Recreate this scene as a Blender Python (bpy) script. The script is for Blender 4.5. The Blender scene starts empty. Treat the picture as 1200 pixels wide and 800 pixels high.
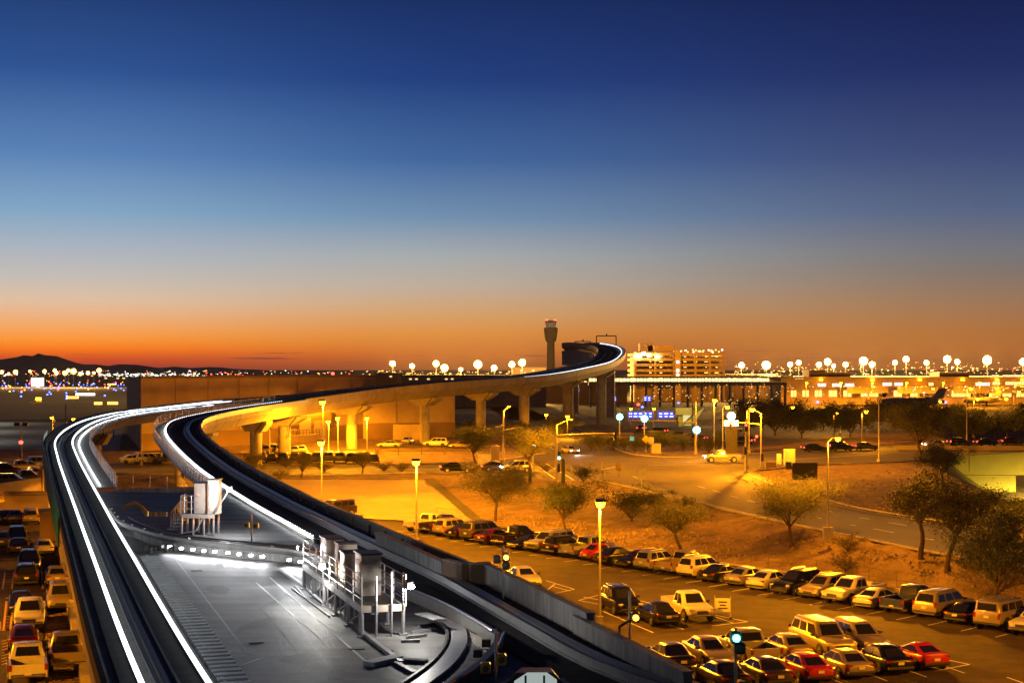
import bpy, bmesh, math, random
from mathutils import Vector, Matrix
from mathutils.geometry import tessellate_polygon
S = bpy.context.scene
COL = S.collection
R = math.radians

# ------------------------------------------------------------------ camera
CZ, FP, HY, CX = 16.0, 1800.0, 432.0, 600.0     # camera height, focal length in photo pixels, horizon row, centre column
cam = bpy.data.cameras.new('camera'); camo = bpy.data.objects.new('camera', cam); COL.objects.link(camo)
camo.location = (0, 0, CZ); camo.rotation_euler = (math.pi/2, 0, 0)
cam.lens = 36*FP/1200; cam.sensor_width = 36; cam.shift_y = 32/1200; cam.clip_end = 60000; cam.clip_start = .5
S.camera = camo
HAZE = 2e-5                               # density of the evening haze
# ------------------------------------------------------------------ sky: dusk, afterglow on the left
W = bpy.data.worlds.new('World'); S.world = W; W.use_nodes = True
def lin(c): return tuple(((v/255)/12.92 if v/255 <= .04045 else (((v/255)+.055)/1.055)**2.4) for v in c)
def build_world():
    nt = W.node_tree; N = nt.nodes; L = nt.links; bg = N['Background']
    tc = N.new('ShaderNodeTexCoord'); sx = N.new('ShaderNodeSeparateXYZ'); L.new(tc.outputs['Generated'], sx.inputs[0])
    def math_(op, a, b=None, c=None):
        m = N.new('ShaderNodeMath'); m.operation = op
        for i, v in enumerate((a, b, c)):
            if v is None: continue
            if isinstance(v, (int, float)): m.inputs[i].default_value = v
            else: L.new(v, m.inputs[i])
        return m.outputs[0]
    el = math_('DIVIDE', sx.outputs[2], .42)
    def ramp(stops):
        r = N.new('ShaderNodeValToRGB'); cr = r.color_ramp; cr.interpolation = 'B_SPLINE' if False else 'LINEAR'
        st = sorted([((HY-y)/FP/.42, tuple(v*math.exp(HAZE*min(12000, 116*FP/max(1,HY-y))) for v in lin(c))) for y, c in stops])   # seen through the haze below
        st = [(0.0, st[0][1])] + [s for s in st if s[0] > 0.001]
        while len(cr.elements) < len(st): cr.elements.new(.5)
        for e, (p, c) in zip(cr.elements, st): e.position = min(p, 1); e.color = (*c, 1)
        L.new(el, r.inputs[0]); return r.outputs[0]
    A = ramp([(431,(150,55,45)),(421,(205,75,35)),(410,(246,118,24)),(400,(250,146,50)),(385,(243,165,95)),(355,(222,190,160)),(330,(196,188,180)),(300,(172,180,190)),(255,(128,165,196)),(190,(86,128,181)),(100,(42,82,145)),(0,(26,54,108)),(-200,(12,28,66))])
    B = ramp([(431,(150,78,38)),(415,(190,104,42)),(390,(214,138,64)),(365,(205,158,108)),(335,(184,170,154)),(300,(160,168,172)),(255,(104,140,174)),(190,(52,99,156)),(100,(22,60,125)),(0,(16,42,94)),(-200,(11,24,58))])
    C = ramp([(431,(138,76,34)),(412,(158,90,42)),(390,(162,101,54)),(360,(146,110,84)),(325,(118,110,106)),(300,(104,110,120)),(255,(70,94,130)),(190,(42,68,118)),(100,(18,42,97)),(0,(10,27,74)),(-200,(9,17,44))])
    nx = N.new('ShaderNodeVectorMath'); nx.operation = 'DOT_PRODUCT'
    cv = N.new('ShaderNodeCombineXYZ'); L.new(sx.outputs[0], cv.inputs[0]); L.new(sx.outputs[1], cv.inputs[1])
    nm = N.new('ShaderNodeVectorMath'); nm.operation = 'NORMALIZE'; L.new(cv.outputs[0], nm.inputs[0])
    L.new(nm.outputs[0], nx.inputs[0]); nx.inputs[1].default_value = (math.sin(R(-20)), math.cos(R(-20)), 0)
    ang = math_('ARCCOSINE', math_('MINIMUM', nx.outputs['Value'], 1.0))
    def mr(a0, a1):
        m = N.new('ShaderNodeMapRange'); m.interpolation_type = 'SMOOTHSTEP'; L.new(ang, m.inputs[0]); m.inputs[1].default_value = R(a0); m.inputs[2].default_value = R(a1); return m.outputs[0]
    def mix(f, a, b, t='MIX'):
        m = N.new('ShaderNodeMix'); m.data_type = 'RGBA'; m.blend_type = t
        for sck, v in ((m.inputs[0], f), (m.inputs[6], a), (m.inputs[7], b)):
            if isinstance(v, (int, float)): sck.default_value = v
            elif isinstance(v, tuple): sck.default_value = v
            else: L.new(v, sck)
        return m.outputs[2]
    col = mix(mr(15, 38), mix(mr(3, 19), A, B), C)
    dk = N.new('ShaderNodeMapRange'); L.new(ang, dk.inputs[0]); dk.inputs[1].default_value = R(38); dk.inputs[2].default_value = R(150); dk.inputs[3].default_value = 1; dk.inputs[4].default_value = .45
    col = mix(1.0, col, dk.outputs[0], 'MULTIPLY')      # the eastern sky, away from the afterglow, is darker
    # thin streaks of cloud low over the afterglow
    mp = N.new('ShaderNodeMapping'); mp.inputs['Scale'].default_value = (16, 16, 420); L.new(tc.outputs['Generated'], mp.inputs[0])
    nz = N.new('ShaderNodeTexNoise'); nz.inputs['Scale'].default_value = 1; nz.inputs['Detail'].default_value = 4; L.new(mp.outputs[0], nz.inputs['Vector'])
    m1 = N.new('ShaderNodeMapRange'); L.new(nz.outputs[0], m1.inputs[0]); m1.inputs[1].default_value = .6; m1.inputs[2].default_value = .68
    m2 = N.new('ShaderNodeMapRange'); L.new(sx.outputs[2], m2.inputs[0]); m2.inputs[1].default_value = .003; m2.inputs[2].default_value = .006
    m3 = N.new('ShaderNodeMapRange'); L.new(sx.outputs[2], m3.inputs[0]); m3.inputs[1].default_value = .013; m3.inputs[2].default_value = .010
    cl = math_('MULTIPLY', math_('MULTIPLY', m1.outputs[0], m2.outputs[0]), math_('MULTIPLY', m3.outputs[0], .75))
    col = mix(cl, col, (*lin((128, 74, 66)), 1))
    sk = N.new('ShaderNodeTexSky'); sk.sky_type = 'NISHITA'; sk.sun_disc = False
    sk.sun_elevation = R(-4.5); sk.sun_rotation = R(-20); sk.ozone_density = 4; sk.dust_density = 3
    col = mix(.08, col, sk.outputs[0], 'ADD')
    L.new(col, bg.inputs[0]); bg.inputs[1].default_value = 1.0
build_world()
VS = S.view_settings; VS.view_transform = 'Standard'; VS.look = 'None'; VS.gamma = 1; VS.exposure = 0; VS.use_curve_mapping = False
S.cycles.use_denoising = True; S.cycles.max_bounces = 6; S.cycles.diffuse_bounces = 2; S.cycles.glossy_bounces = 2
S.cycles.transparent_max_bounces = 6; S.cycles.sample_clamp_indirect = 4; S.cycles.caustics_reflective = False; S.cycles.caustics_refractive = False
S.cycles.use_light_tree = True

# ------------------------------------------------------------------ helpers
def G(x, y, z=0.0):                       # ground spot seen at a photo pixel, at height z
    d = (CZ-z)*FP/(y-HY); return Vector(((x-CX)/FP*d, d, z))
def D(x, y, d):                           # spot seen at a photo pixel, at distance d
    return Vector(((x-CX)/FP*d, d, CZ-(y-HY)*d/FP))
def tag(o, label, cat, group=None, kind=None):
    if label: o['label'] = label
    if cat: o['category'] = cat
    if group: o['group'] = group
    if kind: o['kind'] = kind
    return o
def empty(name, loc=(0,0,0), rz=0.0, label=None, cat=None, group=None):
    o = bpy.data.objects.new(name, None); COL.objects.link(o); o.location = loc; o.rotation_euler = (0,0,rz); o.empty_display_size = .3
    return tag(o, label, cat, group)
def link(name, me, parent=None, loc=(0,0,0), rz=0.0):
    o = bpy.data.objects.new(name, me); COL.objects.link(o); o.parent = parent; o.location = loc; o.rotation_euler = (0,0,rz); return o
def copy_tree(o, parent=None):
    c = o.copy(); COL.objects.link(c); c.parent = parent
    for ch in list(o.children): copy_tree(ch, c)
    return c
def frames(path):
    n = len(path); out = []
    for i in range(n):
        t = path[min(i+1,n-1)]-path[max(i-1,0)]; t = Vector((t.x,t.y,0)); t.normalize()
        out.append((path[i], t, Vector((t.y,-t.x,0))))
    return out
def spline(pts, step=2.0):
    P = [Vector(p) for p in pts]; out = []
    for i in range(len(P)-1):
        p0 = P[max(i-1,0)]; p1 = P[i]; p2 = P[i+1]; p3 = P[min(i+2,len(P)-1)]
        if i == 0: p0 = p1*2-p2
        if i == len(P)-2: p3 = p2*2-p1
        k = max(1, int((p2-p1).length/step))
        for j in range(k):
            t = j/k
            out.append(.5*((2*p1)+(p2-p0)*t+(2*p0-5*p1+4*p2-p3)*t*t+(3*p1-p0-3*p2+p3)*t**3))
    out.append(P[-1]); return out
def offset(path, u, v=0.0):
    return [p+r*u+Vector((0,0,v)) for p, t, r in frames(path)]
class MB:
    def __init__(s): s.v = []; s.f = []
    def add(s, vs, fs):
        b = len(s.v); s.v += [tuple(v) for v in vs]; s.f += [tuple(i+b for i in f) for f in fs]; return s
    def box(s, c, d, rz=0.0, top=None):
        hx, hy, hz = d[0]/2, d[1]/2, d[2]/2; cs, sn = math.cos(rz), math.sin(rz); tx, ty = top or (1,1)
        vs = []
        for z, kx, ky in ((-hz,1,1),(hz,tx,ty)):
            for x, y in ((-hx,-hy),(hx,-hy),(hx,hy),(-hx,hy)):
                x *= kx; y *= ky; vs.append((c[0]+x*cs-y*sn, c[1]+x*sn+y*cs, c[2]+z))
        return s.add(vs, [(0,3,2,1),(4,5,6,7),(0,1,5,4),(1,2,6,5),(2,3,7,6),(3,0,4,7)])
    def bbox(s, c, d, b=.03):
        x, y, z = d[0]/2, d[1]/2, d[2]/2; vs = []; q = [(-1,-1),(1,-1),(1,1),(-1,1)]
        for zz, k in ((-z,b),(-z+b,0),(z-b,0),(z,b)):
            for sx_, sy_ in q: vs.append((c[0]+sx_*(x-k), c[1]+sy_*(y-k), c[2]+zz))
        fs = [(3,2,1,0),(12,13,14,15)]
        for l in range(3):
            for i in range(4): fs.append((l*4+i, l*4+(i+1)%4, l*4+4+(i+1)%4, l*4+4+i))
        return s.add(vs, fs)
    def quad(s, a, b, c, d): return s.add([a,b,c,d], [(0,1,2,3)])
    def cyl(s, p0, p1, r0, r1=None, n=8):
        p0 = Vector(p0); p1 = Vector(p1); r1 = r0 if r1 is None else r1
        a = (p1-p0).normalized(); u = a.orthogonal().normalized(); w = a.cross(u); vs = []
        for p, r in ((p0,r0),(p1,r1)):
            for i in range(n):
                t = 2*math.pi*i/n; vs.append(p+(u*math.cos(t)+w*math.sin(t))*r)
        return s.add(vs, [(i,(i+1)%n,n+(i+1)%n,n+i) for i in range(n)]+[tuple(range(n-1,-1,-1)), tuple(range(n,2*n))])
    def tube(s, path, r, n=6, caps=True):
        path = [Vector(p) for p in path]; m = len(path); vs = []
        for i, p in enumerate(path):
            t = (path[min(i+1,m-1)]-path[max(i-1,0)]).normalized(); ref = Vector((0,0,1)) if abs(t.z) < .95 else Vector((1,0,0))
            u = t.cross(ref).normalized(); w = u.cross(t); rr = r[i] if isinstance(r,(list,tuple)) else r
            for k in range(n):
                a = 2*math.pi*k/n; vs.append(p+(u*math.cos(a)+w*math.sin(a))*rr)
        fs = [(i*n+k, i*n+(k+1)%n, (i+1)*n+(k+1)%n, (i+1)*n+k) for i in range(m-1) for k in range(n)]
        if caps: fs += [tuple(range(n-1,-1,-1)), tuple((m-1)*n+k for k in range(n))]
        return s.add(vs, fs)
    def lathe(s, prof, n=16, c=(0,0,0), ax='z'):
        vs = []; m = len(prof)
        for r, h in prof:
            for k in range(n):
                a = 2*math.pi*k/n; x, y = r*math.cos(a), r*math.sin(a)
                p = {'z':(x,y,h),'x':(h,x,y),'y':(x,h,y)}[ax]; vs.append((c[0]+p[0],c[1]+p[1],c[2]+p[2]))
        fs = [(i*n+k, i*n+(k+1)%n, (i+1)*n+(k+1)%n, (i+1)*n+k) for i in range(m-1) for k in range(n)]
        return s.add(vs, fs+[tuple(range(n-1,-1,-1)), tuple((m-1)*n+k for k in range(n))])
    def sweep(s, path, prof, closed=True):
        vs = []; n = len(prof); fr = frames(path); m = len(fr)
        for p, t, r in fr:
            for u, v in prof: vs.append(p+r*u+Vector((0,0,v)))
        fs = []
        for i in range(m-1):
            for k in range(n if closed else n-1):
                fs.append((i*n+k, i*n+(k+1)%n, (i+1)*n+(k+1)%n, (i+1)*n+k))
        if closed: fs += [tuple(range(n-1,-1,-1)), tuple((m-1)*n+k for k in range(n))]
        return s.add(vs, fs)
    def poly(s, pts):
        pts = [Vector(p) for p in pts]; tris = tessellate_polygon([pts])
        fs = []
        for t in tris:
            a, b, c = (pts[i] for i in t)
            fs.append(tuple(t) if (b-a).cross(c-a).z > 0 else tuple(reversed(t)))
        return s.add(pts, fs)
    def prism(s, pts, z0, z1):
        n = len(pts); vs = [(p[0],p[1],z0) for p in pts]+[(p[0],p[1],z1) for p in pts]
        tr = tessellate_polygon([[Vector((p[0],p[1],0)) for p in pts]]); fs = []
        for t in tr: fs += [tuple(t), tuple(i+n for i in reversed(t))]
        return s.add(vs, fs+[(i,(i+1)%n,n+(i+1)%n,n+i) for i in range(n)])
    def mesh(s, name, mat, smooth=False):
        me = bpy.data.meshes.new(name); me.from_pydata(s.v, [], s.f)
        bm = bmesh.new(); bm.from_mesh(me); bmesh.ops.recalc_face_normals(bm, faces=bm.faces); bm.to_mesh(me); bm.free()
        if mat: me.materials.append(mat)
        if smooth:
            me.polygons.foreach_set('use_smooth', [True]*len(me.polygons)); 
            try: me.set_sharp_from_angle(angle=R(52))
            except Exception: pass
        return me
    def raw(s, name, mat):                 # no normal fixing: sheets and leaf clouds
        me = bpy.data.meshes.new(name); me.from_pydata(s.v, [], s.f); me.materials.append(mat); return me
    def build(s, name, mat, parent=None, smooth=False, label=None, cat=None, group=None, kind=None, raw=False):
        me = s.raw(name, mat) if raw else s.mesh(name, mat, smooth)
        return tag(link(name, me, parent), label, cat, group, kind)

# ------------------------------------------------------------------ materials
MATS = {}
def mat(name, c, rough=.7, metal=0.0, var=.25, scale=3.0, bump=0.0, bscale=None, c2=None, coat=0.0, streak=None, spec=.5, bd=.05):
    if name in MATS: return MATS[name]
    m = bpy.data.materials.new(name); m.use_nodes = True; nt = m.node_tree; N = nt.nodes; L = nt.links; b = N['Principled BSDF']
    b.inputs['Roughness'].default_value = rough; b.inputs['Metallic'].default_value = metal; b.inputs['Coat Weight'].default_value = coat; b.inputs['Specular IOR Level'].default_value = spec
    tc = N.new('ShaderNodeTexCoord'); src = tc.outputs['Object']
    if streak:
        mp = N.new('ShaderNodeMapping'); mp.inputs['Scale'].default_value = streak; L.new(src, mp.inputs[0]); src = mp.outputs[0]
    nz = N.new('ShaderNodeTexNoise'); nz.inputs['Scale'].default_value = scale; nz.inputs['Detail'].default_value = 6; nz.inputs['Roughness'].default_value = .62; L.new(src, nz.inputs['Vector'])
    rp = N.new('ShaderNodeValToRGB'); L.new(nz.outputs[0], rp.inputs[0])
    e = rp.color_ramp.elements; e[0].position = .3; e[1].position = .72
    lo = c2 or tuple(v*(1-var) for v in c); e[0].color = (*lo,1); e[1].color = (*[min(1,v*(1+var*.5)) for v in c],1)
    L.new(rp.outputs[0], b.inputs['Base Color'])
    if bump:
        n2 = N.new('ShaderNodeTexNoise'); n2.inputs['Scale'].default_value = bscale or scale*4; n2.inputs['Detail'].default_value = 4; L.new(tc.outputs['Object'], n2.inputs['Vector'])
        bp = N.new('ShaderNodeBump'); bp.inputs['Strength'].default_value = min(1, bump); bp.inputs['Distance'].default_value = bd; L.new(n2.outputs[0], bp.inputs['Height']); L.new(bp.outputs[0], b.inputs['Normal'])
    MATS[name] = m; return m
def emit(name, c, s, sample=True, base=.2):
    if name in MATS: return MATS[name]
    m = bpy.data.materials.new(name); m.use_nodes = True; b = m.node_tree.nodes['Principled BSDF']
    b.inputs['Base Color'].default_value = (base,base,base,1); b.inputs['Emission Color'].default_value = (*c,1); b.inputs['Emission Strength'].default_value = s
    if not sample: m.cycles.emission_sampling = 'NONE'
    MATS[name] = m; return m
SOD = (1.0, .32, .004)                     # sodium street light
LED = (.96, .98, 1.0)                      # cold white
M = dict(
 asphalt=mat('asphalt', (.064,.046,.034), .88, var=.6, scale=.55, bump=.5, bscale=18, spec=.3),
 road=mat('road_asphalt', (.085,.072,.06), .8, var=.3, scale=.25, bump=.25, bscale=30),
 dirt=mat('desert_dirt', (.27,.19,.125), .97, var=.5, scale=.5, bump=1.0, bscale=5.0, spec=.1, bd=.16),
 airfield=mat('airfield', (.045,.042,.04), .85, var=.4, scale=.02),
 apron=mat('apron_concrete', (.24,.25,.23), .75, var=.25, scale=.05, streak=(.4,3,1)),
 conc=mat('concrete', (.34,.31,.27), .82, var=.3, scale=.7, bump=.3, bscale=12),
 concd=mat('stained_concrete', (.30,.29,.28), .85, var=.55, scale=1.2, bump=.3, bscale=14, streak=(2,2,.35)),
 deck=mat('deck_concrete', (.19,.186,.182), .6, var=.65, scale=.8, bump=.35, bscale=14, streak=(.3,1.4,1), spec=.35),
 patch=mat('dark_stain', (.10,.10,.10), .5, var=.6, scale=2.5),
 slope=mat('paved_slope', (.46,.37,.25), .9, var=.15, scale=.3, bump=.15, bscale=8),
 track=mat('track_surface', (.035,.032,.031), .9, var=.4, scale=1.5, bump=.2, spec=.15),
 steel=mat('galvanised_steel', (.42,.42,.43), .45, .6, var=.2, scale=4),
 rail=mat('conductor_rail', (.55,.54,.52), .3, .8, var=.15, scale=2),
 dsteel=mat('dark_steel', (.09,.085,.08), .5, .4, var=.3),
 polep=mat('pole_paint', (.42,.38,.32), .55, .2, var=.12),
 white=mat('white_paint', (.72,.71,.68), .7, var=.22, scale=2.5),
 yellow=mat('yellow_paint', (.62,.40,.04), .7, var=.25, scale=2.5),
 sigy=mat('signal_yellow', (.6,.4,.02), .5, var=.1),
 beige=mat('beige_cabinet', (.46,.39,.33), .6, var=.15),
 stucco=mat('stucco_tan', (.42,.33,.22), .9, var=.2, scale=.25, bump=.2, bscale=6),
 stuccod=mat('stucco_brown', (.24,.16,.10), .9, var=.2, scale=.25),
 roofm=mat('roof_membrane', (.12,.11,.11), .9),
 teal=mat('teal_panel', (.0,.15,.17), .45, var=.2),
 bark=mat('bark', (.085,.055,.035), .95, var=.4, scale=6, bump=.6),
 leaf=mat('palo_verde_leaf', (.105,.105,.045), .8, var=.5, scale=1.2),
 leafd=mat('mesquite_leaf', (.06,.075,.035), .85, var=.5, scale=1.2),
 dry=mat('dry_brush', (.16,.13,.07), .9, var=.5, scale=1.5),
 glass=mat('car_glass', (.012,.013,.015), .08, var=0, spec=.6),
 tyre=mat('tyre', (.018,.018,.018), .85, var=.2),
 arch=mat('wheel_arch', (.006,.006,.006), .95, var=0),
 rim=mat('alloy', (.5,.5,.5), .3, .85, var=.1),
 chrome=mat('chrome', (.6,.6,.6), .18, .9, var=.05),
 plast=mat('black_plastic', (.022,.022,.022), .6, var=.2),
 lens=mat('headlamp_lens', (.62,.62,.6), .12, .3, var=.05),
 redl=mat('tail_lens', (.2,.008,.008), .2, var=.1),
 plate=mat('plate', (.6,.55,.45), .5, var=.1),
 grn=mat('pale_green_stucco', (.55,.46,.16), .85, var=.15, scale=.3),
 mount=mat('mountain_rock', (.26,.19,.2), 1, var=.2, scale=.002),
 sodL=emit('sodium_lamp', SOD, 60, False),
 sodM=emit('sodium_flood', (1.0,.62,.2), 40, False),
 sodG=emit('sodium_flood_glow', (1.0,.40,.05), 1.9, False, .0),  # halo of the mast lamps, put into an emissive colour
 sodS=emit('sodium_small', (1.0,.42,.06), 4, False),
 ledL=emit('led_lamp', LED, 70, False),
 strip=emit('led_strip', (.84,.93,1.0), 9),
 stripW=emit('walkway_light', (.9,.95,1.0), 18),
 trailT=emit('train_light_trail', (.84,.93,1.0), 3.2),  # glow of the passing train's light trails
 stripB=emit('led_bead', (.9,.95,1.0), 5, False),
 redE=emit('red_lamp', (1,.03,.02), 14, False),
 blueE=emit('blue_lamp', (.05,.12,1), 7, False),
 tealE=emit('teal_signal', (.05,.85,.75), 22, False),
 ambE=emit('amber_signal', (1,.42,.02), 16, False),
 whE=emit('white_lamp', (1,.9,.72), 6, False),
 headE=emit('headlight', (1,.95,.85), 60, False),
 winE=emit('lit_window', (1,.66,.26), 1.6, False),
 winC=emit('cool_window', (.8,.95,.85), 1.4, False),
 signB=emit('blue_sign', (.03,.06,.55), 1.6, False),
 signW=emit('sign_lettering', (.9,.9,1), 2.2, False),
)
def spot(name, loc, power, color, parent, size=150, blend=.9, tgt=None, radius=.25, wide=0):
    l = bpy.data.lights.new(name, 'SPOT'); l.energy = power; l.color = color; l.spot_size = R(size); l.spot_blend = blend; l.shadow_soft_size = radius
    o = bpy.data.objects.new(name, l); COL.objects.link(o); o.location = loc; o.parent = parent
    if wide:                               # street luminaire: throws more light sideways than straight down
        l.use_nodes = True; N = l.node_tree.nodes; K = l.node_tree.links; e = N['Emission']
        tc = N.new('ShaderNodeTexCoord'); sp = N.new('ShaderNodeSeparateXYZ'); K.new(tc.outputs['Normal'], sp.inputs[0])
        def mm(op, a, b):
            m = N.new('ShaderNodeMath'); m.operation = op
            for i, v in enumerate((a, b)):
                if isinstance(v, (int, float)): m.inputs[i].default_value = v
                elif v is not None: K.new(v, m.inputs[i])
            return m.outputs[0]
        c = mm('MAXIMUM', mm('ABSOLUTE', sp.outputs[2], None), .05)
        K.new(mm('MINIMUM', mm('POWER', c, -2.4), wide), e.inputs['Strength'])
    if tgt is not None: o.rotation_euler = (Vector(tgt)-Vector(loc)).to_track_quat('-Z','Y').to_euler()
    return o
def luminaire(name, loc, power, color, parent, radius=.2, cap=11.0):      # street luminaire: throws most light sideways, a little up
    l = bpy.data.lights.new(name, 'POINT'); l.energy = power; l.color = color; l.shadow_soft_size = radius
    o = bpy.data.objects.new(name, l); COL.objects.link(o); o.location = loc; o.parent = parent
    l.use_nodes = True; N = l.node_tree.nodes; K = l.node_tree.links; e = N['Emission']
    tc = N.new('ShaderNodeTexCoord'); sp = N.new('ShaderNodeSeparateXYZ'); K.new(tc.outputs['Normal'], sp.inputs[0])
    def mm(op, a, b=None):
        m = N.new('ShaderNodeMath'); m.operation = op
        for i, v in enumerate((a, b)):
            if isinstance(v, (int, float)): m.inputs[i].default_value = v
            elif v is not None: K.new(v, m.inputs[i])
        return m.outputs[0]
    z = sp.outputs[2]
    down = mm('MINIMUM', mm('POWER', mm('MAXIMUM', mm('MULTIPLY', z, SGN), .02), -2.4), cap)
    up = mm('MULTIPLY', mm('POWER', mm('MAXIMUM', mm('SUBTRACT', 1.0, mm('MULTIPLY', z, -SGN)), 0.0), 5.0), cap*.3)
    isup = mm('GREATER_THAN', mm('MULTIPLY', z, -SGN), 0.0)
    fd = N.new('ShaderNodeMapRange'); K.new(mm('MULTIPLY', z, SGN), fd.inputs[0]); fd.inputs[1].default_value = .04; fd.inputs[2].default_value = .2; fd.inputs[3].default_value = .3; fd.inputs[4].default_value = 1
    down = mm('MULTIPLY', down, fd.outputs[0])
    K.new(mm('ADD', mm('MULTIPLY', down, mm('SUBTRACT', 1.0, isup)), mm('MULTIPLY', up, isup)), e.inputs['Strength'])
    return o
SGN = -1.0
rnd = random.Random(7)
# ------------------------------------------------------------------ ground: one sheet to the horizon
from mathutils import noise as mnoise
def interp(tab, x):
    if x <= tab[0][0]:
        (a,b),(c,d) = tab[0],tab[1]; return b+(x-a)*(d-b)/(c-a)
    for (a,b),(c,d) in zip(tab, tab[1:]):
        if x <= c: return b+(x-a)*(d-b)/(c-a)
    (a,b),(c,d) = tab[-2],tab[-1]; return d+(x-c)*(d-b)/(c-a)
PZ = 2.0                                                              # level of the roads and the airfield
BOT = [(g.x,g.y) for g in (G(x,y) for x,y in ((-100,578),(150,592),(300,600),(420,604),(500,607),(560,615),(640,630),(760,648),(900,667),(1050,690),(1200,712)))]
TOP = [(g.x,g.y) for g in (G(x,y,PZ) for x,y in ((-100,552),(150,556),(300,562),(420,561),(500,557),(560,563),(640,566),(700,566),(760,579),(870,605),(1000,632),(1100,652),(1200,668)))]
CUT = [(100,56),(143,48.5),(223,60),(262,70),(290,76),(330,90)]               # edge of the underpass cutting, X by Y
def ss(t): t = max(0.0, min(1.0, t)); return t*t*(3-2*t)
def height(X, Y):
    yb, yt = interp(BOT, X), interp(TOP, X)
    if X > 60: yb = min(yb, 60); yt = min(yt, 75)
    t = (Y-yb)/max(2.0, yt-yb); h = PZ*ss(t)
    if 0 < t < 1: h += .22*math.sin(math.pi*t)*mnoise.noise(Vector((X*.22,Y*.22,0)))
    e = interp(CUT, max(100, min(330, Y)))
    if 95 < Y < 420:
        h -= 7*ss((X-e)/13)*ss((e+62-X)/12)*ss((Y-95)/25)*ss((420-Y)/60)
    return h
def ground():
    xs = [-95+i*2.5 for i in range(87)]; ys = [-60+i*2.5 for i in range(167)]
    g = 4.0
    while xs[-1] < 9000: xs.append(xs[-1]+g); xs.insert(0, xs[0]-g); g *= 1.3
    g = 4.0
    while ys[-1] < 16000: ys.append(ys[-1]+g); g *= 1.3
    ys = [-3000,-800,-200]+ys
    nx = len(xs); m = MB()
    m.v = [(x,y,height(x,y)) for y in ys for x in xs]
    m.f = [(j*nx+i, j*nx+i+1, (j+1)*nx+i+1, (j+1)*nx+i) for j in range(len(ys)-1) for i in range(nx-1)]
    o = m.build('ground', M['dirt'], kind='structure', raw=True)
    o.data.polygons.foreach_set('use_smooth', [True]*len(o.data.polygons))
ground()
def sheet(name, pts, m, kind='structure'):
    return MB().poly(pts).build(name, m, kind=kind, raw=True)
Z2 = PZ+.03
# parking lots
def lot_edge(x, off): return Vector((x, interp(BOT, x)-off, .03))
LOT = sheet('parking_lot', [Vector((5,30,.03)),Vector((46,30,.03)),Vector((46,interp(BOT,34)-13,.03))]+[lot_edge(x,.6) for x in (34,30,27,22,17,12,7,3,-2,-7,-13,-20,-27)]+[Vector((-28,150,.03)),Vector((-22,112,.03)),Vector((-9,82,.03)),Vector((2,58,.03))], M['asphalt'])
LOT2 = sheet('parking_lot', [Vector((-90,30,.03)),Vector((-12,30,.03)),Vector((-22,70,.03)),Vector((-33,110,.03)),Vector((-44,165,.03)),Vector((-90,178,.03))], M['asphalt'])
# roads on the plateau
px = lambda L, z=Z2: [G(x,y,z) for x,y in L]
R1N = [(700,563),(760,576),(870,602),(1000,629),(1100,649),(1200,665),(1330,690)]
R1F = [(880,552),(940,577),(1000,594),(1060,604),(1200,627),(1330,652)]
ROAD = sheet('road', px([(-200,548),(300,557),(500,554),(600,559),(700,563),(880,552),(960,545),(1060,541),(1140,533),(1300,524),(1300,515),(1200,518),(1060,520),(940,527),(870,534),(745,533),(690,508),(640,488),(600,470),(560,470),(600,494),(625,512),(640,531),(560,541),(440,545),(300,545),(-200,536)]), M['road'])
RAMP = sheet('slip_road', px(R1N+R1F[::-1], Z2+.006), M['road'])
sheet('frontage_road', px([(735,492),(745,488),(880,512),(1000,505),(1000,512),(880,524)], Z2+.004), M['road'])
MB().poly([Vector((-3000,420,Z2)),Vector((3000,420,Z2)),Vector((6000,9000,Z2)),Vector((-6000,9000,Z2))]).build('airfield', M['airfield'], kind='structure', raw=True)
sheet('concrete_apron', px([(-300,527),(140,527),(142,512),(148,495),(-300,493)], Z2+.02), M['apron'])
def kerb(pts, w=.22, h=.15):
    m = MB(); m.sweep(spline(pts, 4), [(-w/2,0),(w/2,0),(w/2,h),(-w/2,h)]); return m.build('kerb', M['conc'], kind='structure')
kerb(px(R1N)); kerb(px([(-200,548),(300,557),(500,554),(600,559),(640,562)])); kerb(px(R1F[1:])); kerb(px([(870,534),(745,533),(690,508),(640,488)]))
kerb(px([(640,531),(560,541),(440,545),(300,545),(-200,536)])); kerb(px([(870,534),(940,527),(1060,520),(1130,519)])); kerb(px([(885,552),(960,545),(1060,541),(1130,534)]))
kerb([Vector((x, interp(BOT,x)-.45, 0)) for x in (34,27,20,12,5,-3,-9,-17,-27)])
# painted lines: each its own strip, children of the surface they lie on
def line(a, b, w, parent, m='white', dz=.006):
    a = Vector(a); b = Vector(b); t = (b-a); t.z = 0; t.normalize(); r = Vector((t.y,-t.x,0))*w/2; up = Vector((0,0,dz))
    return MB().quad(a-r+up, a+r+up, b+r+up, b-r+up).build('painted_line', M[m], parent, raw=True)
def lane(N, F_, t, w, z, parent, dash=None):
    a = spline(px(N, z), 3); b = spline(px(F_, z), 3); n = 40; P = []
    for i in range(n+1):
        p = a[int(i/n*(len(a)-1))]; q = b[int(i/n*(len(b)-1))]; P.append(p.lerp(q, t))
    if dash:
        for i in range(0, n-1, 3): line(P[i], P[i+1], w, parent)
    else:
        m = MB(); m.sweep(P, [(-w/2,.006),(w/2,.006)], closed=False); m.build('painted_line', M['white'], parent, raw=True)
zr = Z2+.006
lane(R1N[1:], R1F, .05, .16, zr, RAMP); lane(R1N[1:], R1F, .93, .14, zr, RAMP); lane(R1N[1:], R1F, .36, .14, zr, RAMP, True); lane(R1N[1:], R1F, .66, .14, zr, RAMP, True)
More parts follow.
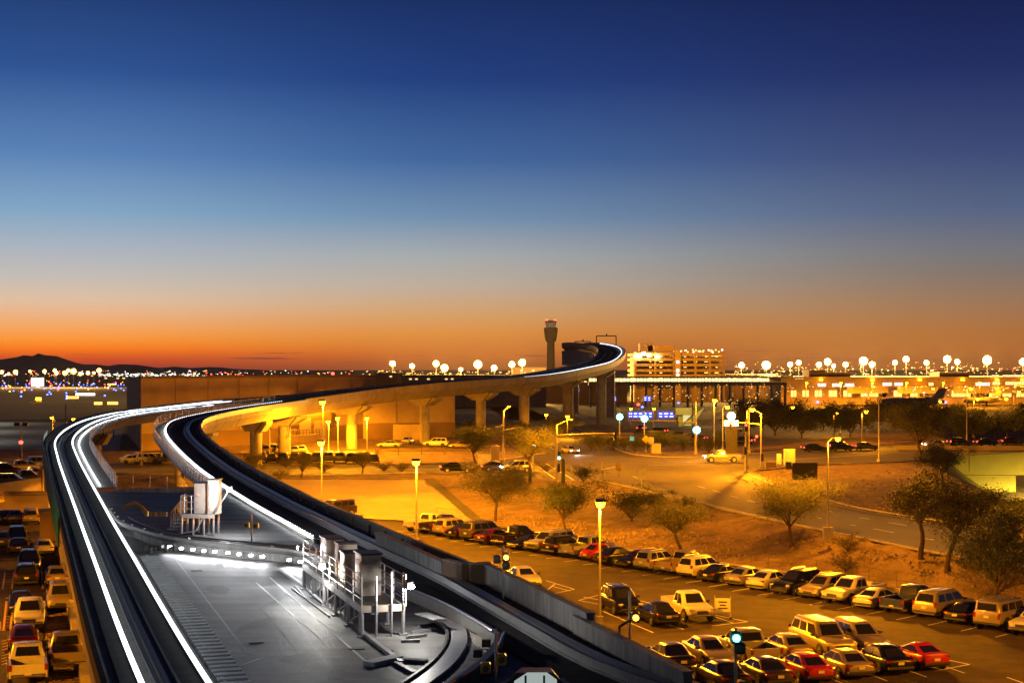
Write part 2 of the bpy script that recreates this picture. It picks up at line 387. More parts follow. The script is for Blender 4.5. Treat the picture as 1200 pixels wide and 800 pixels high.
for a, b in (((640,543),(672,562)),((630,546),(655,564)),((744,566),(800,590)),((742,558),(790,575)),((850,556),(868,562)),((856,554),(878,566)),((700,551),(725,546)),((660,549),(697,549)),
             ((835,536),(858,541)),((300,551),(420,550)),((440,550),(560,548)),((760,545),(860,543)),((900,540),(1040,531))):
    line(G(*a,Z2), G(*b,Z2), .22, ROAD)

# smooth paved slope on the bank, left of the trees, with a dark gutter down its right edge
def on_bank(x, y, dz):
    lo = 100.0
    while lo < 320:
        q = D(x, y, lo)
        h_ = height(q.x,q.y)
        if q.z <= h_: return Vector((q.x,q.y,h_+dz))
        lo += max(.2, (q.z-h_)*5)
    return G(x,y,PZ+dz)
mb = MB(); nu, nv = 26, 12; TL, TR, BL, BR = (285,563),(500,563.5),(320,603),(566,616)
for j in range(nv+1):
    for i in range(nu+1):
        s_, t_ = i/nu, j/nv; x = (TL[0]+(TR[0]-TL[0])*s_)*(1-t_)+(BL[0]+(BR[0]-BL[0])*s_)*t_; y = (TL[1]+(TR[1]-TL[1])*s_)*(1-t_)+(BL[1]+(BR[1]-BL[1])*s_)*t_
        mb.v.append(tuple(on_bank(x,y,.14)))
mb.f = [(j*(nu+1)+i, (j+1)*(nu+1)+i, (j+1)*(nu+1)+i+1, j*(nu+1)+i+1) for j in range(nv) for i in range(nu)]
STONES = True
so = mb.build('paved_slope', M['slope'], kind='structure', raw=True); so.data.polygons.foreach_set('use_smooth', [True]*len(so.data.polygons))
gp = [on_bank(503+(560-503)*k/8, 562+(612-562)*k/8, .06) for k in range(9)]
MB().sweep(gp, [(-.55,.0),(.55,.0),(.55,.12),(-.55,.12)]).build('gutter', mat('gutter_dark',(.05,.042,.035),.95), kind='structure')
# loose stones on the bare slopes
def stones(n, seed):
    rg = random.Random(seed); m = MB()
    for k in range(n):
        x = rg.uniform(560,1195); yb = 612+(x-560)*.155; y = yb-rg.random()**1.3*(14+(x-560)*.05 if x < 900 else 36)
        q = on_bank(x, y, 0) if k % 3 else on_bank(rg.uniform(880,1130), rg.uniform(550,600), 0)
        if q.y > 230 or q.y < 100: continue
        r = rg.choice((.06,.08,.1,.14,.2))*rg.uniform(.7,1.2); vs = []
        for a_, b_, c_ in ((1,0,0),(0,1,0),(-1,0,0),(0,-1,0),(0,0,1),(0,0,-.4)): vs.append((q.x+a_*r*rg.uniform(.7,1.3), q.y+b_*r*rg.uniform(.7,1.3), q.z+c_*r*rg.uniform(.6,1)))
        m.add(vs, [(0,1,4),(1,2,4),(2,3,4),(3,0,4),(1,0,5),(2,1,5),(3,2,5),(0,3,5)])
    m.build('loose_stones', mat('stone',(.30,.21,.14),.95,var=.5,scale=.6), kind='stuff', raw=True)
stones(3600, 5)
# ------------------------------------------------------------------ elevated guideway
DK = 6.5
PA = [Vector(p) for p in ((-2.2,22,DK),(-10.5,46.5,DK),(-19.6,75,DK),(-28.1,101.8,DK),(-43.5,150,7.0),(-51.3,175.8,7.6),(-55.8,197.8,8.3),(-56.3,211,9.0),(-54,222,9.6),(-46.5,243,10.4),(-38,259,11.0),(-28.3,275,11.7))]
PB = [Vector(p) for p in ((17,25,DK),(9.5,36,DK),(3.2,46.5,DK),(0,56.4,DK),(-3.3,67.9,DK),(-7.5,80.3,DK),(-11.3,91.9,DK),(-16.8,108.9,DK),(-25.7,136.9,6.8),(-34.2,166,7.3),(-38.8,182,7.9),(-41.3,193,8.4),(-42,201,9.0),(-40.4,212,9.6),(-37.5,225,10.1),(-33.9,240,10.6))]
PM = [(-31.9,239.2,10.6)]+[tuple(D(x,y,d)) for x,y,d in ((450,460,272),(525,452.5,287),(600,447,310),(650,442,330),(690,434.5,355),(722,426,388),(733,416,420),(728,409,448),(710,405,472),(690,404,486),(678,406,492),(669,411,488))]
SA, SB, SM = spline(PA), spline(PB), spline(PM)
def sub(path, d0, d1):                       # the stretch of a path between two distances
    return [p for p in path if d0 <= p.y <= d1]
def railing(path, parent, h=1.1, step=2.0, rails=4, r=.042, m='steel'):
    mb = MB(); acc = 0.0; last = None
    for k in range(1, rails+1): mb.tube([p+Vector((0,0,h*k/rails)) for p in path], r*.8, 4)
    for i, p in enumerate(path):
        if last is None or (p-last).length >= step: mb.cyl(p, p+Vector((0,0,h)), r, n=5); last = p
    return mb.build('railing', M[m], parent)
def beads(path, parent, step, r=.06):
    mb = MB(); acc = step
    for p, q in zip(path, path[1:]):
        L = (q-p).length
        while acc <= L: mb.box(p.lerp(q, acc/L), (r*2,r*2,r*1.6)); acc += step
        acc -= L
    return mb.build('light_bead', M['stripB'], parent, kind='stuff')
def pier(parent, c, z0, ztop, lat, rr=.95, cw=3.1):
    p = empty('pier', (0,0,0)); p.parent = parent
    col = MB(); col.cyl((c.x,c.y,z0-.5), (c.x,c.y,ztop-1.3), rr, n=20); col.build('column', M['conc'], p, smooth=True)
    l = Vector((lat.x,lat.y,0)).normalized(); f = Vector((-l.y,l.x,0)); cap = MB(); vs = []
    for s_ in (-1.15,1.15):
        for u, v in ((-1.3,-1.5),(1.3,-1.5),(cw,-.35),(cw,0),(-cw,0),(-cw,-.35)): vs.append(Vector((c.x,c.y,ztop+v))+l*u+f*s_)
    cap.add(vs, [(0,1,2,3,4,5),(11,10,9,8,7,6)]+[(i,(i+1)%6,6+(i+1)%6,6+i) for i in range(6)]); cap.build('pier_cap', M['conc'], p)
    dp = MB(); q = Vector((c.x,c.y,0))+l*(cw*.72)-f*1.25; dp.tube([q+Vector((0,0,ztop+1)),q+Vector((0,0,ztop-.2)),q-l*1.0+Vector((0,0,ztop-1.3)),q-l*1.3+Vector((0,0,ztop-3.2))], .09, 5); dp.build('drain_pipe', M['dsteel'], p)
def nearest(path, f): return min(range(len(path)), key=lambda i: f(path[i]))
pxx = lambda p: CX+p.x/p.y*FP

gA = empty('elevated_guideway', PA[0], label='left branch of the elevated train guideway, curving with two white light trails', cat='guideway')
gB = empty('elevated_guideway', PB[0], label='right branch of the elevated train guideway, dark track with bright conductor rails', cat='guideway')
gM = empty('elevated_guideway', SM[0], label='main train viaduct climbing on round piers to a high curved hump', cat='guideway')
for g, p in ((gA,PA[0]),(gB,PB[0]),(gM,SM[0])): g.location = (0,0,0)
# left branch
MB().sweep(SA, [(-2.0,0),(1.45,0),(1.45,-.5),(.85,-1.5),(-1.4,-1.5),(-2.0,-.5)]).build('girder', M['conc'], gA)
for u0, u1 in ((-1.35,-.65),(.35,1.12)): MB().sweep(SA, [(u0,.004),(u1,.004),(u1,.14),(u0,.14)]).build('running_surface', M['track'], gA)
MB().sweep(SA, [(-.30,.004),(.12,.004),(.12,.08),(-.02,.10),(-.02,.34),(-.16,.34),(-.16,.10),(-.30,.08)]).build('guide_beam', M['dsteel'], gA)
for u in (-.42,.22): MB().sweep(SA, [(u-.03,.30),(u+.03,.30),(u+.03,.38),(u-.03,.38)]).build('conductor_rail', M['dsteel'], gA)
MB().sweep(SA, [(-2.0,.003),(-1.82,.003),(-1.82,.55),(-2.0,.55)]).build('parapet', M['track'], gA)
tp = sub(SA, 92, 182); MB().sweep(tp, [(-2.12,-1.2),(-2.03,-1.2),(-2.03,1.15),(-2.12,1.15)]).build('side_panel', M['teal'], gA)
tl = sub(SA, 20, 246)  # the passing train's light trails, built as glowing tubes on added brackets
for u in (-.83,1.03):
    MB().sweep(tl, [(u-.05,.14),(u+.05,.14),(u+.05,.30),(u-.05,.30)]).build('trail_bracket', M['dsteel'], gA)
    MB().tube(offset(tl, u, .38), .088, 6).build('light_strip_or_trail', M['trailT'], gA)
wk = sub(SA, 119, 262)
MB().sweep(wk, [(1.45,.02),(2.95,.02),(2.95,-.16),(1.45,-.16)]).build('walkway', M['conc'], gA)
MB().tube(offset(sub(SA,119,240), 1.72, .16), .05, 5).build('light_strip_or_trail', M['strip'], gA)
railing(offset(wk, 2.9, .02), gA)
for dd in (138,172,208):
    i = nearest(SA, lambda p: abs(p.y-dd)); p, t, r = frames(SA)[i]; pier(gA, p+r*.3, height(p.x,p.y), p.z-1.5, r, .8, 2.0)
# right branch
MB().sweep(SB, [(-2.1,0),(2.25,0),(2.25,-.6),(1.5,-1.75),(-1.4,-1.75),(-2.1,-.6)]).build('girder', M['conc'], gB)
for u0, u1 in ((-1.45,-.75),(1.0,1.62)): MB().sweep(SB, [(u0,.004),(u1,.004),(u1,.12),(u0,.12)]).build('running_surface', M['track'], gB)
MB().sweep(SB, [(-.75,.005),(1.0,.005),(1.0,.02),(-.75,.02)]).build('track_bed', M['track'], gB)
MB().sweep(SB, [(.06,.02),(.34,.02),(.34,.08),(.25,.1),(.25,.36),(.15,.36),(.15,.1),(.06,.08)]).build('guide_beam', M['steel'], gB)
for u in (.46,.60,.74): MB().sweep(SB, [(u-.035,.28),(u+.035,.28),(u+.035,.36),(u-.035,.36)]).build('conductor_rail', M['rail'], gB)
MB().sweep(sub(SB,62,300), [(2.02,.003),(2.25,.003),(2.25,.62),(2.02,.62)]).build('parapet', M['dsteel'], gB)
mb = MB()
for p, t, r in frames(SB)[::2]: mb.box(p+r*1.82+Vector((0,0,.3)), (.14,.14,.55), math.atan2(t.y,t.x))
mb.build('parapet_bracket', M['dsteel'], gB, kind='stuff')
wb = sub(SB, 84, 262)
MB().sweep(sub(SB,119,262), [(-2.1,.02),(-3.5,.02),(-3.5,-.16),(-2.1,-.16)]).build('walkway', M['conc'], gB)
MB().sweep(wb, [(-2.12,.022),(-2.0,.022),(-2.0,.34),(-2.12,.34)]).build('walkway_kerb', M['conc'], gB)
MB().tube(offset(wb, -2.17, .28), .022, 5).build('light_strip_or_trail', M['stripW'], gB)
beads(offset(wb, -2.06, .37), gB, .8, .045)
railing(offset(sub(SB,119,245), -3.42, .02), gB)
for dd in (128,158,190,206,224):
    i = nearest(SB, lambda p: abs(p.y-dd)); p, t, r = frames(SB)[i]; pier(gB, p+r*.0, height(p.x,p.y), p.z-1.75, r, .9, 2.1)
# main viaduct: path runs along its right edge
MB().sweep(SM, [(-7.6,0),(0,0),(0,-.55),(-1.7,-2.0),(-5.9,-2.0),(-7.6,-.55)]).build('girder', M['conc'], gM)
for u in (-7.6,-.22): MB().sweep(SM, [(u,.004),(u+.22,.004),(u+.22,.75),(u,.75)]).build('parapet', M['conc'], gM)
for c in (-2.2,-5.6):
    MB().sweep(SM, [(c-1.2,.004),(c+1.2,.004),(c+1.2,.12),(c-1.2,.12)]).build('running_surface', M['track'], gM)
    MB().sweep(SM, [(c-.1,.12),(c+.1,.12),(c+.1,.4),(c-.1,.4)]).build('guide_beam', M['dsteel'], gM)
beads(offset(SM[:len(SM)//3], -.55, .5), gM, 1.6, .10)
i0 = nearest(SM, lambda p: abs(pxx(p)-620)); i1 = nearest(SM, lambda p: (p-Vector(D(706,405,476))).length)
MB().tube(offset(SM[i0:i1], -1.1, .62), .10, 5).build('light_strip_or_trail', emit('dim_strip', (.7,.78,1), 3.0, False), gM)
for xx, rr in ((352,.95),(436,.95),(516,.95),(586,1.0),(634,1.1),(684,1.2),(722,1.25)):
    half = SM[:int(len(SM)*.66)]
    i = nearest(half, lambda p: abs(pxx(p)-xx)); p, t, r = frames(half)[i]; c = p-r*3.8; pier(gM, c, PZ, p.z-2.0, r, rr, 3.4)
k0 = int(len(SM)*.84)
MB().sweep(SM[k0:], [(-7.5,-1.8),(-7.2,-1.8),(-7.2,-6.2),(-7.5,-6.2)]).build('fascia', M['conc'], gM)
for f in (.80,.97):
    i = int(len(SM)*f); p, t, r = frames(SM)[i]; pier(gM, p-r*3.8, PZ, p.z-2.0, r, 1.6, 3.8)
# segment joints: thin dark bands round the girders
jm = mat('joint_grout', (.10,.09,.08), .95)
def joints(path, prof, parent, step, s0=8.0):
    acc = -s0
    for i in range(len(path)-1):
        acc += (path[i+1]-path[i]).length
        if acc >= 0:
            acc -= step; a_ = path[i]; b_ = a_+(path[i+1]-a_).normalized()*.14
            MB().sweep([a_,b_], prof, closed=False).build('segment_joint', jm, parent, raw=True)
joints(SM, [(.012,.0),(.012,-.56),(-1.69,-2.012),(-5.9,-2.012)], gM, 11)
joints(sub(SB,100,260), [(2.262,.0),(2.262,-.61),(1.5,-1.762),(-1.4,-1.762)], gB, 10)
joints(SA, [(1.462,.0),(1.462,-.51),(.85,-1.512),(-1.4,-1.512)], gA, 10)
# portal frames over the hump
for a, b, yt, d in ((674,692,400,488),(699,722,393.5,465)):
    mb = MB(); A_ = D(a,410,d); B_ = D(b,410,d); t0 = D(a,yt,d); t1 = D(b,yt,d)
    for q0, q1 in ((A_,t0),(B_,t1),(t0,t1)): mb.cyl(q0, q1, .16, n=5)
    mb.box((t0+t1)/2+Vector((0,0,.3)), (.5,.5,.7))
    mb.build('gantry', M['dsteel'], label='thin square portal frame over the hump, %s' % ('left one' if a < 690 else 'right, taller one'), cat='gantry')

# ------------------------------------------------------------------ crossover deck between the branches
deck = empty('switch_deck', (0,0,0), label='wide lit concrete deck between the two guideway branches', cat='deck')
ea = [p for p in offset(SA, 1.49) if 22 <= p.y <= 119]; eb = [p for p in offset(SB, -2.14) if 26 <= p.y <= 119]
MB().prism([(p.x,p.y) for p in ea]+[(p.x,p.y) for p in reversed(eb)], DK-.7, DK-.01).build('slab', M['deck'], deck)
for c in ((-12,62),(-20,95),(-8,48),(-10,75),(-23,112)): MB().cyl((c[0],c[1],-.3),(c[0],c[1],DK-.7),.6,n=16).build('column', M['conc'], deck, smooth=True)
P = lambda x, y, z=0.0: G(x, y, DK)+Vector((0,0,z))
def strip(a, b, w, m='white', dz=.004, name='painted_line', h=0.0):
    a = Vector(a); b = Vector(b); t = b-a; t.z = 0; t.normalize(); r = Vector((t.y,-t.x,0))*w/2; up = Vector((0,0,dz))
    if h: return MB().prism([(v.x,v.y) for v in (a-r,a+r,b+r,b-r)], a.z+dz, a.z+dz+h).build(name, M[m], deck)
    return MB().quad(a-r+up,a+r+up,b+r+up,b-r+up).build(name, M[m], deck, raw=True)
for a, b, w in (((172,650),(241,760),.13),((241,760),(304,766),.11),((258,788),(304,771),.11),((258,788),(266,802),.11),((300,682),(386,758),.07),((316,676),(434,779),.09),((206,655),(290,765),.03),((196,574),(285,596),.04)):
    strip(P(*a), P(*b), w)
for a, b in (((330,765),(470,800)),((290,690),(370,790)),((180,672),(330,668)),((220,742),(400,730))): strip(P(*a), P(*b), .03, 'concd')
# ribbed edge walk beside the left branch
mb = MB(); ep = [p for p in offset(SA, 2.02) if 44 <= p.y <= 79]
for p, t, r in frames(spline(ep, .62)): mb.box(p+Vector((0,0,.02)), (.36,.92,.05), math.atan2(t.y,t.x))
mb.build('grating', mat('pale_boards',(.55,.55,.55),.6,var=.25,scale=2), deck)
for k in range(4): MB().box(P(133+k*3.5,598+k*6,.05), (1.0,1.6,.1), .3).build('step_plate', M['steel'], deck)
railing([P(x,575,.0) for x in (137,156,176,196,216,236)], deck, 1.15, 1.2, 2, .03)
MB().sweep([P(134,574.5,0),P(240,572,0)], [(-.15,-.9),(.15,-.9),(.15,.16),(-.15,.16)]).build('edge_beam', M['concd'], deck)
# curb along the catwalk and tapered end
strip(P(330,668), P(470,778), .16, 'steel', .0, 'cable_trough', .12)
strip(P(342,690), P(386,723), .05, 'steel', .0, 'conduit', .08)
strip(P(345,687), P(362,705), .04, 'steel', .0, 'conduit', .08)
strip(P(432,780), P(466,772), .5, 'white', .0, 'ramp_plate', .14)
strip(P(466,774), P(500,776), .3, 'conc', .0, 'ramp_plate', .10)
strip(P(464,778), P(486,790), .18, 'dsteel', .0, 'cable_trough', .10)
for a, b in (((476,748),(500,745)),((482,742),(510,738)),((470,752),(492,752)),((490,735),(512,731))): strip(P(*a), P(*b), .07, 'steel', .0, 'conduit', .09)

# expansion joints, stains and drains in the deck
for k in range(9):
    y0 = 52+k*7.5; i = nearest(SA, lambda p: abs(p.y-y0)); j = nearest(SB, lambda p: abs(p.y-y0)); a_ = offset(SA,2.6)[i]; b_ = offset(SB,-2.4)[j]
    strip(a_+Vector((0,0,-.012)), b_+Vector((0,0,-.012)), .045, 'patch', .004, 'expansion_joint')
for k in range(3):
    pts = [P(*q) for q in (((240,596),(262,660),(330,800)),((205,600),(215,660),(262,800)),((275,592),(300,662),(400,800)))[k]]
    for a_, b_ in zip(pts, pts[1:]): strip(a_+Vector((0,0,-.012)), b_+Vector((0,0,-.012)), .04, 'patch', .006, 'expansion_joint')
for k, (x,y,w,l) in enumerate(((255,690,1.2,3.5),(300,730,.8,4.5),(225,720,.7,2.6),(350,770,1.4,2.2),(280,640,.9,3),(395,790,.8,2),(205,690,.5,2),(320,705,.4,5),(240,780,.5,3.2))):
    c_ = P(x,y,-.004); n_ = 11; rg = random.Random(k); a0 = rg.uniform(-.4,.4)
    pts = []
    for i in range(n_):
        t_ = 2*math.pi*i/n_; rr_ = rg.uniform(.6,1); vx, vy = w*.5*rr_*math.cos(t_), l*.5*rr_*math.sin(t_); pts.append(c_+Vector((vx*math.cos(a0)-vy*math.sin(a0), vx*math.sin(a0)+vy*math.cos(a0), 0)))
    MB().poly(pts).build('stain', mat('stain_%d' % (k%3), ((.07,.068,.066),(.09,.088,.085),(.055,.053,.05))[k%3], .6, var=.5, scale=3, spec=.3), deck, raw=True)
for x, y in ((418,760),(300,752),(452,762),(230,668)): MB().box(P(x,y,.005), (.5,.22,.03), .3).build('drain_grate', M['dsteel'], deck)
# crossover beam with a row of ten lamps
xb = empty('crossover_beam', (0,0,0), label='dark curved crossover beam with a row of white lamps beneath, across the deck', cat='track beam')
cp = spline([P(134,606),P(146,622),P(170,634),P(205,644),(P(255,651)),P(310,656),P(352,661),P(385,668)], .8)
MB().sweep(cp, [(-.22,.42),(.30,.42),(.36,.60),(.36,.74),(-.30,.74),(-.30,.60)]).build('beam', M['dsteel'], xb)
MB().sweep(cp[14:], [(-.06,.02),(.10,.02),(.10,.42),(-.06,.42)]).build('web', M['concd'], xb)
MB().tube(offset(cp[10:], -.22, .80), .05, 5).build('conductor_rail', M['steel'], xb)
mb = MB()
for p, t, r in frames(cp[3:])[::3]: mb.box(p+r*.34+Vector((0,0,.80)), (.1,.1,.07))
mb.build('bolt', M['steel'], xb, kind='stuff')
for k, (x, y) in enumerate(((199,648),(212.5,650),(226,651.5),(239,653),(252,654),(267,655.5),(280,657),(294,658.5),(307.5,660),(339,664),(352,666))):
    q = P(x,y,.34)
    MB().lathe([(.04,0),(.10,.02),(.10,.08),(.05,.10)], 10, (q.x,q.y,q.z-.05)).build('lamp', M['ledL'], xb)
    spot('lamp_light', q+Vector((0,-.12,.02)), 105, LED, xb, 165, 1, q+Vector((.3,-3,-1.2)), .08)
# yellow turnout throw arm at the left end of the beam
mb = MB(); a0 = P(137,610,.35); mb.tube([a0, a0+Vector((.5,.2,.55)), a0+Vector((1.1,.2,.75)), a0+Vector((1.6,0,.45)), a0+Vector((1.9,-.1,.1))], .13, 6)
for k in range(5): mb.box(a0+Vector((1.9+.3*k,-.1-.08*k,.1)), (.16,.3,.3), .3*k)
mb.build('switch_machine', mat('yellow_steel',(.45,.30,.08),.5,.2), label='curved yellow switch arm at the left end of the crossover beam', cat='switch machine')
mb = MB(); a0 = P(160,647,.05)
for k in range(9): mb.box(a0+Vector((.27*k,-.06*k,.12+.05*(k%3))), (.2,.22,.22+.08*(k%2)), .2*k)
mb.build('point_mechanism', M['dsteel'], label='small dark point mechanism below the crossover beam, at its left end', cat='mechanism')

# ------------------------------------------------------------------ raised equipment platforms
def cabinet(parent, c, d, rz, louv=2):
    b = MB().box(c, d, rz).build('cabinet', M['beige'], parent)
    cs, sn = math.cos(rz), math.sin(rz)
    MB().box((c[0],c[1],c[2]+d[2]/2+.035), (d[0]+.12,d[1]+.12,.06), rz).build('roof', M['dsteel'], b)
    for k in range(louv):
        zz = c[2]-d[2]*.25+k*d[2]*.42
        MB().box((c[0]+(-sn)*-(d[1]/2+.012), c[1]+cs*-(d[1]/2+.012), zz), (d[0]*.8,.02,d[2]*.36), rz).build('door_panel', M['beige'], b)
def flood(parent, loc, tgt, power, col=LED, size=135):
    f = Vector(tgt)-Vector(loc); f.normalize(); rz = math.atan2(f.y,f.x)
    b = MB().box(Vector(loc)-f*.12, (.22,.3,.22), rz).build('floodlight', M['dsteel'], parent)
    MB().lathe([(.02,-.08),(.13,-.05),(.15,0),(.13,.05),(.02,.08)], 10, loc).build('lens', M['ledL'], b)
    l_ = bpy.data.lights.new('floodlight_beam', 'POINT'); l_.energy = power*.8; l_.color = col; l_.shadow_soft_size = .08; o_ = bpy.data.objects.new('floodlight_beam', l_); COL.objects.link(o_); o_.location = Vector(loc)+f*.32-Vector((0,.1,0)); o_.parent = parent
def catwalk():
    t = empty('equipment_catwalk', (0,0,0), label='long steel catwalk with railings and four beige cabinets beside the dark track', cat='catwalk')
    a = P(356,690); b = P(424,746); u = (b-a).normalized(); n = Vector((-u.y,u.x,0)); n = n if n.x > 0 else -n; Wd = 1.5; H = 1.05; L = (b-a).length
    rz = math.atan2(u.y,u.x); c = (a+b)/2+n*Wd/2
    MB().box(c+Vector((0,0,H)), (L,Wd-.14,.05), rz).build('floor', M['dsteel'], t)
    for s_ in (0,Wd): MB().box((a+b)/2+n*s_+Vector((0,0,H-.08)), (L+.1,.1,.22), rz).build('side_beam', M['steel'], t)
    MB().box(b+n*Wd/2+u*.03+Vector((0,0,H-.06)), (.1,Wd+.1,.24), rz).build('end_beam', M['beige'], t)
    for k in range(6):
        for s_ in (0,Wd):
            q = a+u*(L*k/5)+n*s_; m_ = MB(); m_.cyl(q, q+Vector((0,0,H)), .07, n=8); m_.box(q+Vector((0,0,.03)), (.3,.3,.06), rz); m_.build('leg', M['steel'], t)
    for k in range(5):
        q0 = a+u*(L*k/5); q1 = a+u*(L*(k+1)/5); m_ = MB(); m_.cyl(q0+Vector((0,0,.15)), q1+Vector((0,0,H-.2)), .03, n=5); m_.build('brace', M['steel'], t)
    for s_, e in ((0,L),(Wd,L)):
        railing([a+u*(e*k/8)+n*s_+Vector((0,0,H)) for k in range(9)], t, 1.1, 1.2, 4, .032)
    railing([a+n*(Wd*k/2)+Vector((0,0,H)) for k in range(3)], t, 1.1, .7, 3, .03)
    for k in range(14):                       # lower guard bars down to the deck
        q = a+u*(L*(k+.5)/14); MB().cyl(q+Vector((0,0,.1)), q+Vector((0,0,H-.1)), .028, n=5).build('guard_bar', M['steel'], t)
    MB().tube([a+u*1.0+Vector((0,0,.85)),a+u*1.1+Vector((0,0,.3)),a+u*1.6+Vector((0,0,.12)),a+u*5+Vector((0,0,.12))], .07, 6).build('cable_pipe', M['steel'], t)
    for k in range(2): q = b+n*(.5+.55*k)+u*.1; MB().cyl(q, q+Vector((0,0,2.15 if k == 0 else 2.3)), .045, n=6).build('gate_post', M['steel'], t)
    lad = MB(); q = b+n*(Wd+.05)
    for s_ in (-.2,.2): lad.cyl(q+u*s_+Vector((0,0,H)), q+u*s_+Vector((0,0,H+1.15)), .03, n=5)
    for k in range(4): lad.cyl(q-u*.2+Vector((0,0,H+.2+.3*k)), q+u*.2+Vector((0,0,H+.2+.3*k)), .02, n=5)
    lad.build('ladder', M['steel'], t)
    for s_, w_, h_, off in ((1.6,1.3,1.25,.95),(4.6,.85,1.35,.95),(6.0,.8,1.15,.9),(9.4,1.15,1.5,.85)):
        q = a+u*s_+n*off; cabinet(t, (q.x,q.y,q.z+H+.04+h_/2), (w_,.75,h_), rz-math.pi/2+math.pi/2, 2)
    flood(t, a-u*.4-n*.1+Vector((0,0,1.75)), a-u*3-n*3.5, 480)
    flood(t, a+u*5.6-n*.2+Vector((0,0,1.65)), a+u*8.2-n*2.6, 430, (1,.95,.85))
    flood(t, b+n*1.7+u*.3+Vector((0,0,1.75)), b+n*4.2+u*3.6, 420, (1,.95,.85))
    MB().box(b+n*2.6-u*.4+Vector((0,0,.55)), (1.6,.5,.04), rz+.2).build('reflector_plate', M['steel'], t)
catwalk()
def stand():
    t = empty('control_stand', (0,0,0), label='small steel control stand with beige cabinets and stair at the far end of deck', cat='control stand')
    c = P(233,626); H = 1.15; rz = -.1
    MB().box(c+Vector((0,.4,H)), (1.9,1.6,.07), rz).build('floor', M['dsteel'], t)
    MB().box(c+Vector((0,-.42,H-.06)), (2.0,.1,.22), rz).build('end_beam', M['beige'], t)
    for x in (-.9,-.25,.35,.9):
        for y in (-.35,1.15): q = c+Vector((x,y,0)); MB().cyl(q, q+Vector((0,0,H)), .065, n=7).build('leg', M['steel'], t)
    cabinet(t, (c.x+.1,c.y+.6,c.z+H+.9), (.75,.8,1.7), rz); cabinet(t, (c.x+.85,c.y+.3,c.z+H+.35+.65), (.6,.7,1.95), rz)
    railing([c+Vector((-.95+.2*k,-.35,H)) for k in range(6)], t, 1.1, .5, 3, .03)
    railing([c+Vector((-.95,-.35+.5*k,H)) for k in range(4)], t, 1.1, .6, 3, .03)
    st = MB(); s0 = c+Vector((-.95,.9,H)); s1 = c+Vector((-2.1,2.6,.02))
    for k in range(6):
        q = s0.lerp(s1, k/5); st.box(q, (.32,.6,.04), .9)
    for dy in (-.35,.35):
        st.tube([s0+Vector((0,dy,1.0)), s1+Vector((0,dy,1.0))], .03, 5); st.tube([s0+Vector((0,dy,.5)), s1+Vector((0,dy,.5))], .025, 5)
        for k in range(4): q = s0.lerp(s1,k/3)+Vector((0,dy,0)); st.cyl(q, q+Vector((0,0,1.0)), .03, n=5)
    st.build('stair', M['steel'], t)
    MB().lathe([(.01,0),(.05,.01),(.05,.05),(.01,.06)], 8, (c.x+.05,c.y-.42,c.z+H+1.15)).build('red_lamp', M['redE'], t)
    MB().tube([c+Vector((.95,-.35,1.2)),c+Vector((1.9,-1.0,2.6))],.03,5).build('lamp_arm', M['steel'], t)
    flood(t, c+Vector((1.95,-1.1,2.65)), c+Vector((3.0,-5,0)), 900)
    MB().tube([c+Vector((-3,-.6,.1)),c+Vector((-1,-.7,.1)),c+Vector((0,-.7,.3)),c+Vector((.3,-.4,1))], .04, 5).build('hose', M['steel'], t)
stand()
def trackside_signal(base, h, label, faces, mcol='sigy', post='steel'):
    t = empty('track_signal', base, label=label, cat='signal')
    MB().cyl((0,0,0),(0,0,h),.045,n=7).build('post', M[post], t)
    for (dx, dy, dz, col) in faces:
        b = MB().bbox((dx,dy,dz), (.3,.3,.34), .05).build('signal_head', M[mcol], t)
        MB().lathe([(.01,-.03),(.1,-.02),(.1,.02),(.01,.03)], 10, (dx,dy-.17,dz), 'y').build('lens', M[col], b)
    return t
trackside_signal(P(295,640), 1.75, 'yellow twin-headed track signal on a thin post behind the crossover beam', ((-.28,0,1.15,'dsteel'),(.22,0,1.12,'dsteel')))
trackside_signal(P(581,812), 1.9, 'yellow track signal at the bottom edge beside the curved rail', ((-.3,0,.75,'dsteel'),(.16,0,1.0,'dsteel')))
trackside_signal(P(584,705)+Vector((.2,0,0)), 2.3, 'dark track signal with one orange lamp behind the parapet wall', ((.12,-.1,1.85,'ambE'),(.12,-.02,1.5,'dsteel'),(-.25,0,1.75,'dsteel')), 'dsteel')
t_ = trackside_signal(P(738,757), 1.9, 'grey post with a hanging cable and amber box on the nearest parapet wall', ((.2,.05,1.0,'ambE'),), 'dsteel')
MB().tube([(0,-.05,.9),(-.35,-.1,.7),(-.4,-.15,.2),(-.2,-.25,-.2),(-.15,-.3,-1)], .05, 5).build('cable', M['plast'], t_)
trackside_signal(P(862,838), 2.4, 'track signal with glowing teal lamp in front of the parked cars', ((0,0,2.15,'tealE'),(.12,.1,1.85,'dsteel')), 'dsteel', 'polep')
trackside_signal(G(425,640,.03), 2.9, 'green-backed signal on a grey pole at the lot corner behind the track', ((-.15,0,2.6,'dsteel'),), 'teal', 'polep')
